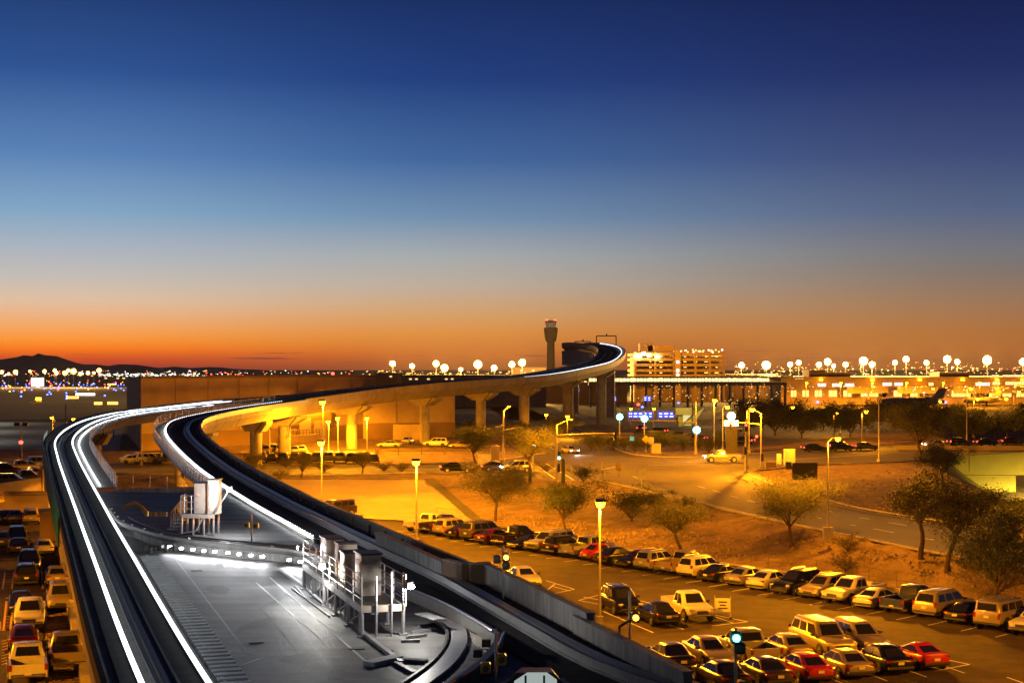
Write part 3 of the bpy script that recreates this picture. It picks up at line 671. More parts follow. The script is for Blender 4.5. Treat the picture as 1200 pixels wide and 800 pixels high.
# second turnout at the bottom: bright rail, curved guide beam, polished curved strip
tn = empty('turnout', (0,0,0), label='bright straight rail and curved guide beams of the turnout at the bottom', cat='track turnout')
q = spline([P(478,704),P(520,722),P(556,742),P(584,760)], .6); MB().sweep(q, [(-.14,.1),(.14,.1),(.14,.5),(-.14,.5)]).build('straight_rail', M['rail'], tn)
MB().tube(offset(q,.2,.62), .05, 5).build('conductor_rail', M['rail'], tn)
q = spline([P(586,760),P(579,776),P(562,796),P(530,818),P(500,836)], .6); MB().sweep(q, [(-.1,.0),(.1,.0),(.1,.55),(-.1,.55)]).build('curved_guide_beam', M['dsteel'], tn)
MB().tube(offset(q,-.14,.58), .04, 5).build('curved_conductor_rail', M['rail'], tn)
q = spline([P(516,728),P(535,738),P(537,757),P(522,780),P(490,805),P(455,826)], .5); MB().sweep(q, [(-.28,.0),(.28,.0),(.28,.12),(-.28,.12)]).build('polished_curve', M['steel'], tn)
MB().sweep(offset(q,.42), [(-.05,0),(.05,0),(.05,.2),(-.05,.2)]).build('curve_lip', M['dsteel'], tn)
for x, y in ((574,748),(570,760),(560,772)): MB().box(P(x,y,.2), (.3,.25,.25)).build('clamp', M['dsteel'], tn)
hs = empty('equipment_housing', (0,0,0), label='dark sloped housing with a bright white opening at the bottom edge', cat='housing')
c = P(628,822); MB().prism([(c.x-1.3,c.y-.6),(c.x+1.1,c.y-.6),(c.x+.8,c.y+.7),(c.x-.7,c.y+.7)], DK+.02, DK+.55).build('base', M['dsteel'], hs)
mb = MB(); vs = [(-.95,-.5,.55),(.85,-.5,.55),(.7,.55,.55),(-.6,.55,.55),(-.6,-.55,.95),(.5,-.55,.95),(.42,.2,.95),(-.4,.2,.95)]
mb.add([(c.x+a,c.y+b,DK+z) for a,b,z in vs], [(3,2,6,7),(0,3,7,4),(2,1,5,6),(7,6,5,4)]); mb.build('roof', mat('blue_grey_metal',(.13,.14,.2),.5,.3), hs)
arch = [(-.62,.0),(.58,.0),(.58,.2),(.3,.4),(-.25,.4),(-.62,.16)]
vs = [(c.x+x_,c.y-.64,DK+.56+z_) for x_, z_ in arch]+[(c.x+x_,c.y-.58,DK+.56+z_) for x_, z_ in arch]
MB().add(vs, [(0,1,2,3,4,5),(11,10,9,8,7,6)]+[(i,(i+1)%6,6+(i+1)%6,6+i) for i in range(6)]).build('light_panel', emit('white_panel',(.85,1,.95),.4,False), hs)
for x_ in (-.3,.22): MB().box((c.x+x_,c.y-.66,DK+.74), (.06,.03,.3)).build('mullion', M['dsteel'], hs)

# parapet walls between the right branch and the parking lot
def wall(pts, zt, label, m='concd', th=.28):
    t = empty('parapet_wall', (0,0,0), label=label, cat='wall')
    path = spline([Vector((p.x,p.y,0)) for p in pts], 50); 
    for k, (a, b) in enumerate(zip(path, path[1:])):
        b2 = a.lerp(b, 1-.02/max(.1,(b-a).length)); MB().sweep([a,b2], [(0,-.4),(th,-.4),(th,zt),(0,zt)]).build('panel', M[m], t)
        MB().sweep([a,b2], [(-.03,zt+.001),(th+.03,zt+.001),(th+.03,zt+.07),(-.03,zt+.07)]).build('coping', M['concd'], t)
    return t
wall([P(446,643),P(481,660),P(525,682)], DK+.85, 'far grey parapet wall panel beside the right track, below the bright lot pole')
wall([P(525,682),P(548,688),P(572,686)], DK+1.0, 'dark recessed wall between the two long parapet panels', 'stuccod')
wall([P(572,686),P(630,716),P(697,752)], DK+.95, 'long shadowed parapet wall along the middle of the right track')
wall([P(680,746),P(738,777),P(812,818)], DK+.72, 'nearest, brightest grey parapet wall panel at the lower right')
# ------------------------------------------------------------------ vehicles
PAINT = {}
def paint(key):
    c, met = {'white':((.5,.49,.47),0),'silver':((.3,.3,.3),.35),'tan':((.29,.24,.17),.25),'black':((.004,.004,.005),0),'dark':((.009,.009,.011),.2),
         'grey':((.07,.07,.075),.3),'red':((.36,.012,.015),0),'maroon':((.07,.006,.006),.1),'blue':((.02,.03,.16),.1),'brown':((.05,.032,.02),.2),'navy':((.006,.008,.022),.1),'teal':((.03,.09,.09),.2)}[key]
    return mat('paint_'+key, c, .32, met, var=.08, scale=2, coat=.35, spec=.3)
KIND = dict(
 sedan=dict(L=4.7,W=1.80,st=[(-2.35,.70,.40,.78),(-2.29,.80,.30,.92),(-2.05,.87,.25,.99),(-1.5,.90,.22,.98),(-.8,.90,.2,.95),(0,.90,.2,.93),(.8,.90,.2,.94),(1.15,.895,.2,.92),(1.7,.88,.22,.84),(2.08,.84,.25,.74),(2.28,.74,.3,.66),(2.35,.60,.38,.57)],
   gh=(-1.95,1.12,.80,-1.08,.22,.60,.93,1.44), wr=.33, wx=(-1.38,1.42), head=(2.16,.64,.64,.2,.34,.13), tail=(-2.27,.66,.82,.12,.36,.16), plate=(-2.37,.72), win=2),
 coupe=dict(L=4.4,W=1.78,st=[(-2.2,.70,.42,.80),(-2.14,.80,.32,.98),(-1.9,.87,.25,1.02),(-1.3,.89,.22,.98),(-.6,.89,.2,.93),(.2,.89,.2,.91),(.9,.885,.2,.90),(1.5,.87,.22,.82),(1.95,.82,.26,.70),(2.13,.72,.3,.62),(2.2,.56,.38,.54)],
   gh=(-1.95,1.0,.78,-.75,.05,.56,.92,1.36), wr=.33, wx=(-1.3,1.32), head=(2.0,.6,.62,.22,.3,.12), tail=(-2.12,.62,.86,.12,.4,.14), plate=(-2.22,.7), win=1),
 compact=dict(L=4.1,W=1.75,st=[(-2.05,.5,.42,.70),(-1.95,.68,.32,.88),(-1.6,.8,.25,1.0),(-1.0,.84,.22,1.02),(0,.85,.2,.98),(.8,.84,.2,.98),(1.3,.8,.22,.93),(1.75,.7,.26,.80),(2.0,.55,.32,.64),(2.05,.4,.4,.56)],
   gh=(-1.55,1.05,.76,-.75,.35,.56,.98,1.5), wr=.34, wx=(-1.25,1.28), head=(1.82,.5,.68,.2,.24,.18), tail=(-1.9,.56,.76,.14,.2,.18), plate=(-2.06,.6), win=1),
 suv=dict(L=4.75,W=1.9,st=[(-2.38,.82,.45,.95),(-2.34,.90,.36,1.10),(-2.1,.94,.3,1.12),(-1.4,.95,.28,1.10),(0,.95,.26,1.08),(1.0,.95,.26,1.08),(1.25,.94,.27,1.06),(1.8,.92,.3,.98),(2.15,.88,.33,.88),(2.33,.78,.38,.78),(2.38,.68,.44,.68)],
   gh=(-2.30,1.22,.87,-2.02,.42,.68,1.08,1.74), wr=.37, wx=(-1.42,1.45), head=(2.22,.7,.80,.22,.3,.16), tail=(-2.33,.78,1.02,.1,.2,.3), plate=(-2.40,.82), win=3, rack=True),
 bigsuv=dict(L=5.4,W=2.0,st=[(-2.7,.86,.5,1.05),(-2.66,.95,.4,1.2),(-2.4,.99,.34,1.22),(-1.5,1.0,.32,1.20),(0,1.0,.3,1.18),(1.15,1.0,.3,1.18),(1.45,.99,.31,1.16),(2.1,.98,.34,1.12),(2.5,.95,.36,1.04),(2.66,.9,.4,.96),(2.7,.82,.48,.86)],
   gh=(-2.62,1.40,.92,-2.35,.72,.76,1.18,1.90), wr=.4, wx=(-1.65,1.68), head=(2.58,.76,.92,.2,.32,.2), tail=(-2.65,.84,1.1,.1,.18,.4), plate=(-2.72,.85), win=3, rack=True),
 boxy=dict(L=4.8,W=2.05,st=[(-2.4,.95,.6,1.2),(-2.37,1.0,.5,1.3),(-2.0,1.02,.45,1.32),(0,1.02,.42,1.30),(1.1,1.02,.42,1.3),(1.3,1.02,.42,1.29),(2.1,1.0,.46,1.24),(2.37,.97,.5,1.16),(2.4,.9,.58,1.05)],
   gh=(-2.36,1.22,.97,-2.28,.95,.88,1.30,1.98), wr=.46, wx=(-1.5,1.52), head=(2.34,.78,.98,.14,.26,.22), tail=(-2.38,.88,1.06,.08,.16,.36), plate=(-2.42,.98), win=3, rack=True),
 pickup=dict(L=5.6,W=1.98,st=[(-.72,.96,.42,1.14),(-.3,.97,.4,1.15),(.4,.97,.38,1.15),(1.2,.97,.38,1.15),(1.5,.965,.39,1.13),(2.2,.95,.42,1.08),(2.62,.92,.45,1.0),(2.76,.86,.5,.92),(2.8,.78,.56,.84)],
   gh=(-.70,1.46,.90,-.52,.78,.74,1.15,1.84), wr=.42, wx=(-1.75,1.78), head=(2.68,.74,.90,.2,.32,.2), tail=(-2.80,.90,.98,.08,.14,.34), plate=(-2.84,.62), win=2, bed=(-2.8,-.72,.97,.44,1.14)),
)
def car_parts(kind):
    K = KIND[kind]; parts = []          # (name, mesh, material key, parent index or None)
    hw = K['W']/2
    m = MB(); ring = []
    for x, w, zb, zt in K['st']:
        h = zt-zb
        half = [(w*.80,zb),(w*.95,zb+.06),(w*.985,zb+h*.3),(w,zb+h*.55),(w*.985,zb+h*.82),(w*.93,zt-.035),(w*.80,zt),(w*.4,zt+.022)]
        ring.append([(x,y,z) for y, z in half]+[(x,0,zt+.028)]+[(x,-y,z) for y, z in reversed(half)]+[(x,0,zb)])
    n = len(ring[0]); vs = [v for r_ in ring for v in r_]
    fs = [(i*n+k, i*n+(k+1)%n, (i+1)*n+(k+1)%n, (i+1)*n+k) for i in range(len(ring)-1) for k in range(n)]
    fs += [tuple(range(n-1,-1,-1)), tuple((len(ring)-1)*n+k for k in range(n))]; m.add(vs, fs)
    xr0, xf0, w0, xr1, xf1, w1, z0, z1 = K['gh']; r = .2
    def gring(xr, xf, w, z): return [(xf,.76*w,z),(xf-r,w,z),(xr+r,w,z),(xr,.82*w,z),(xr,-.82*w,z),(xr+r,-w,z),(xf-r,-w,z),(xf,-.76*w,z)]
    rings = [gring(xr0,xf0,w0,z0-.02), gring(xr1,xf1,w1,z1-.085), gring(xr1+.07,xf1-.08,w1*.92,z1-.025), gring(xr1+.3,xf1-.3,w1*.6,z1+.012)]
    vs = [v for g_ in rings for v in g_]; fs = [(i*8+k, i*8+(k+1)%8, (i+1)*8+(k+1)%8, (i+1)*8+k) for i in range(3) for k in range(8)]+[tuple(range(24,32))]
    m.add(vs, fs)
    parts.append(('body', m, 'PAINT', True))
    # glass, set just proud of the cabin
    b0, b1 = rings[0], rings[1]
    def pane(i, j, s0, s1, t0, t1, name):
        A0, A1, B0, B1 = (Vector(v) for v in (b0[i], b1[i], b0[j], b1[j]))
        f = lambda s, t: (A0.lerp(B0, s)).lerp(A1.lerp(B1, s), t)
        q = [f(s0,t0), f(s1,t0), f(s1,t1), f(s0,t1)]; nn = (q[1]-q[0]).cross(q[3]-q[0]).normalized(); c = sum(q, Vector())/4
        if nn.dot(c-Vector((c.x*.5,0,z0-.5))) < 0: nn = -nn
        parts.append((name, MB().quad(*[v+nn*.012 for v in q]), 'glass', False))
    pane(7,0,.03,.97,.10,.95,'windscreen'); pane(3,4,.05,.95,.16,.92,'rear_window')
    cuts = {1:[(.05,.90)],2:[(.03,.48),(.53,.93)],3:[(.02,.34),(.38,.66),(.70,.97)]}[K['win']]
    for s0, s1 in cuts: pane(1,2,s0,s1,.12,.90,'side_window'); pane(6,5,s0,s1,.12,.90,'side_window')
    wr = K['wr']
    for wx in K['wx']:
        for s in (1,-1):
            parts.append(('wheel_arch', MB().cyl((wx,s*(hw-.12),wr+.02),(wx,s*(hw+.004),wr+.02),wr+.045,n=16), 'arch', False))
            ty = MB(); prof = [(wr*.62,-.1),(wr*.95,-.11),(wr,-.07),(wr,.07),(wr*.95,.11),(wr*.62,.1)]
            ty.lathe(prof, 18, (wx,s*(hw-.075),wr), 'y'); parts.append(('tyre', ty, 'tyre', False))
            rm = MB(); rm.lathe([(wr*.64,-.02),(wr*.62,.03),(wr*.5,.012),(wr*.2,.022),(.02,.03)] if s > 0 else [(.02,-.03),(wr*.2,-.022),(wr*.5,-.012),(wr*.62,-.03),(wr*.64,.02)], 12, (wx,s*(hw+.03),wr), 'y')
            parts.append(('rim', rm, 'rim', 'SUB'))
    hx, hy, hz, dx, dy, dz = K['head']
    for s in (1,-1): parts.append(('headlight', MB().bbox((hx,s*hy,hz),(dx,dy,dz),.04), 'lens', False))
    tx, ty_, tz, dx, dy, dz = K['tail']
    for s in (1,-1): parts.append(('tail_light', MB().bbox((tx,s*ty_,tz),(dx,dy,dz),.03), 'redl', False))
    xf = K['st'][-1][0]; zf = K['st'][-1]
    parts.append(('grille', MB().bbox((xf-.02,0,zf[2]+(zf[3]-zf[2])*.62),(.1,zf[1]*1.05,(zf[3]-zf[2])*.75),.02), 'plast', False))
    xb = K['plate'][0]; big = kind in ('pickup','bigsuv','boxy')
    parts.append(('front_bumper', MB().bbox((xf-.03,0,zf[2]+.0),(.22,zf[1]*2.2,.2),.05), 'chrome' if kind == 'pickup' else 'plast', False))
    parts.append(('rear_bumper', MB().bbox((xb+.08,0,(.55 if big else .46)),(.2,hw*1.78,.18),.05), 'chrome' if kind == 'pickup' else 'plast', False))
    parts.append(('licence_plate', MB().box((xb-.005,0,K['plate'][1]),(.015,.36,.16)), 'plate', False))
    for s in (1,-1): parts.append(('wing_mirror', MB().bbox((xf0-.42,s*(hw+.07),z0+.08),(.14,.24,.16),.04), 'plast', False))
    if K.get('rack'):
        for s in (1,-1): parts.append(('roof_rail', MB().tube([(xr1+.25,s*w1*.78,z1+.0),(xr1+.35,s*w1*.78,z1+.06),(xf1-.45,s*w1*.78,z1+.06),(xf1-.3,s*w1*.78,z1+.0)],.022,5), 'rim', False))
    if K.get('bed'):
        x0, x1, w, zb, zt = K['bed']
        for s in (1,-1):
            b = MB(); b.box(((x0+x1)/2,s*(w-.06),(zb+zt)/2),(x1-x0,.12,zt-zb)); parts.append(('bed_side', b, 'PAINT', False))
        parts.append(('tailgate', MB().bbox((x0+.05,0,(zb+.12+zt)/2),(.1,w*1.84,zt-zb-.12),.02), 'PAINT', False))
        parts.append(('bed_floor', MB().box(((x0+x1)/2,0,.62),(x1-x0-.06,w*1.8,.1)), 'plast', False))
    return parts
_cache = {}
def car(kind, col, loc, heading, label, cat, group=None, lod=0, lit=None):
    """heading: direction of the nose in degrees, 0 = +X"""
    t = empty({'sedan':'sedan','coupe':'coupe','compact':'compact_car','suv':'sport_utility_car','bigsuv':'large_sport_utility_car','boxy':'boxy_sport_utility_car','pickup':'pickup_truck'}[kind], loc, R(heading), label, cat, group)
    v_ = random.Random(label).uniform; t.scale = (v_(.89,.97), v_(.91,.96), v_(.89,.97))
    if kind not in _cache:
        _cache[kind] = [(n, m.mesh(n, None, sm is True), mk, sm) for n, m, mk, sm in car_parts(kind)]
    last = None
    for i, (n, me, mk, sm) in enumerate(_cache[kind]):
        if lod and n in ('rim','wheel_arch','wing_mirror','licence_plate','grille','roof_rail'): continue
        mm = paint(col) if mk == 'PAINT' else M[mk]
        if lit and n == 'tail_light' and 'r' in lit: mm = M['redE']
        if lit and n == 'headlight' and 'h' in lit: mm = M['headE']
        key = (kind, i, mm.name)
        if key not in _cache:
            m2 = me.copy(); m2.materials.clear(); m2.materials.append(mm); _cache[key] = m2
        o = link(n, _cache[key], last if sm == 'SUB' else t)
        if n == 'tyre': last = o
    return t
ORD = ['first','second','third','fourth','fifth','sixth','seventh','eighth','ninth','tenth','eleventh','twelfth','thirteenth','fourteenth','fifteenth','sixteenth','seventeenth','eighteenth','nineteenth','twentieth','twenty-first','twenty-second','twenty-third','twenty-fourth','twenty-fifth','twenty-sixth','twenty-seventh','twenty-eighth','twenty-ninth','thirtieth']
CW = {'sedan':('sedan','car'),'coupe':('coupe','car'),'compact':('round-backed car','car'),'suv':('sport utility car','car'),'bigsuv':('large sport utility car','car'),'boxy':('boxy utility car with roof rack','car'),'pickup':('pickup truck','pickup')}
CN = {'black':'black','dark':'dark','tan':'tan'}
# far row along the bank
a = G(478,624); b = G(1196,748); ud = (b-a).normalized(); nd = Vector((-ud.y,ud.x,0)); nd = nd if nd.y > 0 else -nd
nd = Vector((.71,.70,0)).normalized(); hd = math.degrees(math.atan2(nd.y,nd.x))
row = [('pickup','white','R'),('pickup','dark','R'),('suv','tan','R'),('sedan','black','R'),('bigsuv','grey','R'),('sedan','maroon','R'),('pickup','dark','R'),('coupe','black','F'),('bigsuv','silver','F'),('suv','dark','R'),('pickup','silver','R'),('compact','red','R'),
       ('sedan','black','R'),('sedan','dark','F'),('suv','silver','R'),('pickup','tan','R'),('suv','white','R'),('sedan','dark','R'),('sedan','silver','R'),('sedan','white','R'),('suv','black','F'),('suv','tan','F'),('pickup','white','F'),('sedan','white','R'),('pickup','blue','R'),('bigsuv','tan','R'),('sedan','black','R'),('boxy','tan','R'),('pickup','white','F')]
L_ = (b-a).length; N_ = len(row); stp = L_/(N_-1)
for i, (k, c, o_) in enumerate(row):
    q = a+ud*(stp*i)+nd*(KIND[k]['L']/2+rnd.uniform(-.15,.35)); q.z = .03
    car(k, c, q, hd+(0 if o_ == 'R' else 180)+rnd.uniform(-1.5,1.5), '%s %s, %s from left in the row along the bank' % (c, CW[k][0], ORD[i]), CW[k][1], 'cars in the long row along the bank')
for i in range(N_+1):
    q = a+ud*(stp*(i-.5)); q.z = .03; line(q-nd*.9, q+nd*4.6, .11, LOT)
# two rows in the block at the lower right, and the block by the light pole
ux = Vector((.42,-.91,0)).normalized(); sx = Vector((.91,.42,0)); ux = Vector((.26,-.966,0)).normalized(); ha = math.degrees(math.atan2(ux.y,ux.x))
c0 = G(830,777); r0 = [('dark','sedan',180),('tan','sedan',0),('silver','pickup',180),('tan','sedan',180),('tan','bigsuv',0),('tan','suv',0)]
names0 = ['half hidden behind the end of the parapet wall','with its nose towards the teal signal lamp','with a dark bed cover, beside the teal signal lamp','between the pickup and the long tan wagon','longest in the upper near row','rounded, at the right end of the upper near row']
KW = dict(CW)
for i, (c, k, fl) in enumerate(r0):
    q = c0+sx*(2.5*(i-1)); q.z = .03
    car(k, c, q, ha+fl, '%s %s %s' % (c, CW[k][0].replace(' with roof rack',''), names0[i]), CW[k][1], 'cars in the upper near row')
c1 = G(893,798); r1 = [('dark','sedan','lower edge, left end of the lowest row'),('brown','sedan','second from the left in the lowest row'),('red','sedan','with bright front wheel, in the lowest row'),('tan','sedan','in the lowest row, right of the red sedan'),('black','sedan','in the lowest row, left of the red coupe'),('red','coupe','at the right end of the lowest row')]
for i, (c, k, nm) in enumerate(r1):
    q = c1+sx*(2.5*(i-1)); q.z = .03
    car(k, c, q, ha+180, '%s %s %s' % (c, CW[k][0], nm), CW[k][1], 'cars in the lowest near row')
for i in range(-2,6):
    q = c1+sx*(2.5*(i-.5)); q.z = .03; line(q-ux*2.6, q+ux*2.8, .1, LOT)
    q = c0+sx*(2.5*(i-.5)); q.z = .03; line(q-ux*2.8, q+ux*2.3, .1, LOT)
for (x,y,k,c,fl,nm) in ((727,716,'suv','black',0,'black sport utility car right behind the bright lot pole'),(770,729,'sedan','dark',180,'dark sedan left of the white pickup in the middle of the lot'),(806,723,'pickup','white',0,'white pickup truck alone in the middle of the lot, facing the camera'),(614,685,'sedan','white',0,'white sedan just over the long shadowed parapet wall')):
    q = G(x,y,.03); car(k, c, q, ha+fl, nm, CW[k][1])
for pts in (((640,680),(673,690)),((673,690),(640,697)),((645,686),(668,692)),((650,684),(640,692)),((678,703),(705,696)),((678,703),(704,708)),((684,699),(705,703)),
            ((707,716),(766,741)),((748,703),(785,712)),((772,728),(801,737)),((832,719),(876,728)),((876,728),(834,733)),((838,722),(860,730)),((1078,766),(1136,778)),((1136,778),(1098,785)),((1098,785),(1072,774)),((1080,772),(1110,781)),((1180,793),(1200,800)),((815,788),(850,815))):
    line(G(*pts[0],.03), G(*pts[1],.03), .12, LOT)
t = empty('a_frame_sign', G(847,724,.03), -.1, 'small white board sign on a frame beside the white pickup', 'sign')
MB().box((0,0,.85), (.95,.06,.85)).build('board', M['white'], t)
for s in (-.5,.5): MB().cyl((s,0,0),(s,0,1.45),.035,n=5).build('leg', M['polep'], t); 
for s in (-.5,.5): MB().box((s,0,.06),(.16,.7,.1)).build('foot', M['plast'], t)
for k, w in enumerate((.55,.4,.6)): MB().box((0,-.035,1.05-.2*k), (w,.012,.08)).build('text_line', M['plast'], t)
# left lot
hl = math.degrees(math.atan2(.955,-.297))
left = [(32,792,'pickup','white',0,'white pickup truck with empty bed at the bottom left corner'),(28,757,'sedan','maroon',0,'dark red sedan just in front of the bottom left pickup'),(78,778,'pickup','tan',0,'tan pickup truck with closed cover beside the yellow kerb'),
 (35,732,'pickup','white',180,'white pickup truck facing the camera in the left lot'),(25,716,'sedan','dark',180,'dark sedan hidden behind the white pickup in the left lot'),(70,712,'suv','tan',180,'tan sport utility car facing the camera by the kerb'),
 (31,684,'suv','dark',0,'dark sport utility car, nearer of the dark pair in left lot'),(34,668,'suv','navy',180,'dark blue sport utility car, farther of the pair in left lot'),(66,683,'sedan','tan',0,'tan sedan parked beside the kerb, above the tan wagon'),
 (51,648,'sedan','white',0,'white sedan with lit tail in the left lot by the wall'),(22,647,'sedan','black',0,'black sedan opposite the white sedan in the left lot'),(20,637,'suv','black',180,'black sport utility car nose to the black sedan'),
 (18,612,'sedan','tan',0,'tan sedan in front of the low tan wall, far left'),(36,613,'suv','tan',0,'tan sport utility car at the corner of the low tan wall'),(2,640,'sedan','grey',0,'grey sedan cut off by the left edge'),(6,612,'sedan','dark',0,'dark sedan at the left edge before the low wall')]
for x,y,k,c,fl,nm in left:
    q = G(x,y,.03); car(k, c, q, hl+fl+rnd.uniform(-2,2), nm, CW[k][1], 'cars in the left lot')
la = lambda x,y: G(x,y,.03)
for k in range(9):      # hatched islands
    for x0, x1, y0 in ((54,84,742),(58,96,790),(2,16,760)): line(la(x0,y0-8+k*3.4-1), la(x1,y0-8+k*3.4-5), .1, LOT2, 'yellow')
for pts in (((54,715),(53,738)),((56,775),(60,800)),((50,690),(49,668)),((8,700),(4,738)),((16,700),(12,738)),((6,670),(3,690)),((16,670),(14,690)),((0,738),(12,738)),((8,700),(16,700)),((38,640),(38,655)),((2,655),(60,654)),((0,738),(0,728))): line(la(*pts[0]), la(*pts[1]), .13, LOT2, 'yellow')
for k in range(9): line(la(6.5-.3*k,704+k*3.6), la(14.5-.3*k,704+k*3.6), .08, LOT2, 'yellow'); 
for k in range(6): line(la(5,672+k*3.2), la(15,672+k*3.2), .08, LOT2, 'yellow')
m_ = MB(); m_.sweep(spline([la(71,640),la(78,690),la(88,740),la(101,803)], 3), [(-.25,0),(.25,0),(.25,.55),(-.25,.55)]); m_.build('barrier_wall', M['conc'], label='low yellowish kerb wall between the left lot and the guideway', cat='wall')
t = empty('utility_building', (0,0,0), label='small brown walled enclosure under the teal panel in the left lot', cat='building')
q = G(56,640,0); MB().box((q.x,q.y+2,1.5),(2.6,3.4,3.0),.3).build('wall', M['stuccod'], t); MB().box((q.x,q.y+2,3.05),(2.8,3.6,.12),.3).build('roof', M['conc'], t)
# distant parked cars below the viaduct, on the left and by the warehouse
far = []
for i in range(7): far.append((303+i*8.4, 531+(i%2), rnd.choice(['sedan','suv']), rnd.choice(['white','silver','tan']), 100, 'under the first pier of the viaduct, bright row, %s from left' % ORD[i]))
for i in range(11): far.append((306+i*13.2, 541+(i%3)*.6, rnd.choice(['sedan','suv']), rnd.choice(['dark','black','grey']), 95, 'in the dark row below the viaduct, %s from left' % ORD[i]))
far += [(456,524,'sedan','silver',175,'broadside before the warehouse wall'),(478,520,'sedan','white',80,'by the warehouse corner'),(511,523,'suv','white',170,'beside the third viaduct pier'),(541,525,'sedan','tan',175,'right of the third viaduct pier')]
for i in range(6): far.append((158+i*9, 543-(i%2)*3, rnd.choice(['sedan','pickup','suv']), rnd.choice(['white','silver','grey']), 20+rnd.uniform(-8,8), 'seen under the left branch, %s from left' % ORD[i]))
for x,y,k,c,h_,nm in far:
    q = G(x,y,PZ+.05); car(k, c, q, h_, '%s %s %s' % (c, CW[k][0], nm), CW[k][1], 'far parked cars', lod=1)
q = G(393,606,.03); car('boxy','brown', q, hd+180, 'brown boxy car alone at the top of the lot below the bright slope', 'car')
for i in range(5): q = G(-8+i*14, 590+i*1.5, .6); 
# traffic with its lights on
for x,y,k,c,h_,lit,nm in ((668,531,'sedan','silver',-70,'h','silver car with bright headlights turning at the junction'),(846,541,'pickup','silver',180,'hr','silver pickup waiting at the junction with headlights on'),
   (583,552,'sedan','grey',8,'r','grey car with red tail lights on the road below the viaduct'),(535,553,'sedan','black',8,'r','black car following on the road left of the grey one'),(605,553,'suv','white',190,'h','white car with headlights heading left near the signal pole'),
   (752,505,'sedan','dark',75,'r','dark car with tail lights, nearest the blue signs'),(770,509,'suv','grey',150,'r','grey car with tail lights behind the bushes, left'),(792,513,'sedan','black',150,'r','black car with tail lights behind the bushes, middle'),(815,517,'sedan','maroon',150,'r','maroon car with tail lights by the signal pole'),(838,520,'sedan','dark',150,'r','dark car with tail lights left of the lit pylon'),(870,521,'suv','dark',150,'r','dark utility car with tail lights right of the lit pylon'),
   (955,529,'sedan','dark',10,'r','dark car with tail lights, left of the big tree'),(985,528,'suv','black',10,'r','black utility car with tail lights, left of the big tree'),(1015,527,'sedan','grey',10,'r','grey car with tail lights behind the lamp pole'),(1095,524,'sedan','white',190,'h','white car with headlights right of the big tree'),(1125,523,'suv','dark',10,'r','dark utility car with tail lights at the bridge end'),(1155,522,'sedan','black',10,'r','black car with tail lights on the bridge'),(1185,521,'sedan','maroon',10,'r','maroon car with tail lights on the bridge, at right edge')):
    q = G(x,y,PZ+.04); car(k, c, q, h_, nm, CW[k][1], 'traffic with lights on', lod=1 if y < 535 else 0, lit=lit)
for o in [o for o in S.objects if o.type == 'EMPTY' and o.get('label','').startswith(('silver car with bright','silver pickup waiting'))]:
    f = Vector((math.cos(o.rotation_euler.z), math.sin(o.rotation_euler.z), 0)); s_ = spot('headlight_beam', Vector((3.0,0,.8)), 900, (1,.93,.8), o, 70, .6, None, .2); s_.rotation_euler = (R(84),0,R(-90))

# ------------------------------------------------------------------ trees and shrubs
def tree_meshes(seed, H, Rr, nleaf, trunk_h, lean=0.0, leafm='leaf', flat=.75, ls=.17):
    rg = random.Random(seed); tr = MB(); ends = []
    p = Vector((0,0,-.2)); path = [p.copy()]; d = Vector((lean,rg.uniform(-.1,.1),1)).normalized()
    for k in range(4): p = p+d*(trunk_h+.2)/4; path.append(p.copy()); d = (d+Vector((rg.uniform(-.25,.25),rg.uniform(-.25,.25),.1))).normalized()
    r0 = .018*H+.07; tr.tube(path, [r0*(1.25-.12*i) for i in range(5)], 8)
    top = path[-1]; nl = 6
    for i in range(nl):
        a_ = 2*math.pi*(i+rg.uniform(-.3,.3))/nl; rad = Rr*rg.uniform(.45,.8); hh = H-trunk_h
        e = top+Vector((math.cos(a_)*rad, math.sin(a_)*rad, hh*rg.uniform(.28,.62)))
        mid = top.lerp(e,.5)+Vector((rg.uniform(-.2,.2),rg.uniform(-.2,.2),hh*.1)); sp_ = spline([top,mid,e], max(.4,Rr*.2)); tr.tube(sp_, [r0*.62*(1-.75*j/(len(sp_)-1)) for j in range(len(sp_))], 5)
        for j in range(5):
            b_ = sp_[int(len(sp_)*(.3+.14*j))] if int(len(sp_)*(.3+.14*j)) < len(sp_) else sp_[-1]
            e2 = b_+Vector((rg.gauss(0,.3)*Rr, rg.gauss(0,.3)*Rr, hh*rg.uniform(.05,.42))); tr.tube([b_, b_.lerp(e2,.5)+Vector((0,0,hh*.04)), e2], [r0*.25,r0*.16,r0*.05], 4, False)
            for q in range(4):
                e3 = e2+Vector((rg.gauss(0,.16)*Rr, rg.gauss(0,.16)*Rr, hh*rg.uniform(-.08,.16))); tr.tube([e2.lerp(b_,.3), e3], [r0*.1,r0*.03], 3, False); ends.append(e3)
            ends.append(e2)
    lf = MB(); zc = trunk_h+(H-trunk_h)*.45
    vs = []; fs = []
    for k in range(nleaf):
        c = rg.choice(ends); s_ = Rr*.125
        q = Vector((rg.gauss(c.x,s_), rg.gauss(c.y,s_), rg.gauss(c.z,s_*flat)))
        t1 = Vector((rg.uniform(-1,1),rg.uniform(-1,1),rg.uniform(-.7,1))).normalized(); t2 = t1.orthogonal().normalized(); l = ls*rg.uniform(.6,1.5); w_ = ls*.2*rg.uniform(.7,1.4)
        n0 = len(vs); vs += [q-t1*l*.5, q+t2*w_, q+t1*l*.5, q-t2*w_]; fs.append((n0,n0+1,n0+2,n0+3))
    lf.add(vs, fs)
    return tr.mesh('trunk', M['bark'], True), lf.raw('crown', M[leafm])
_tm = {}
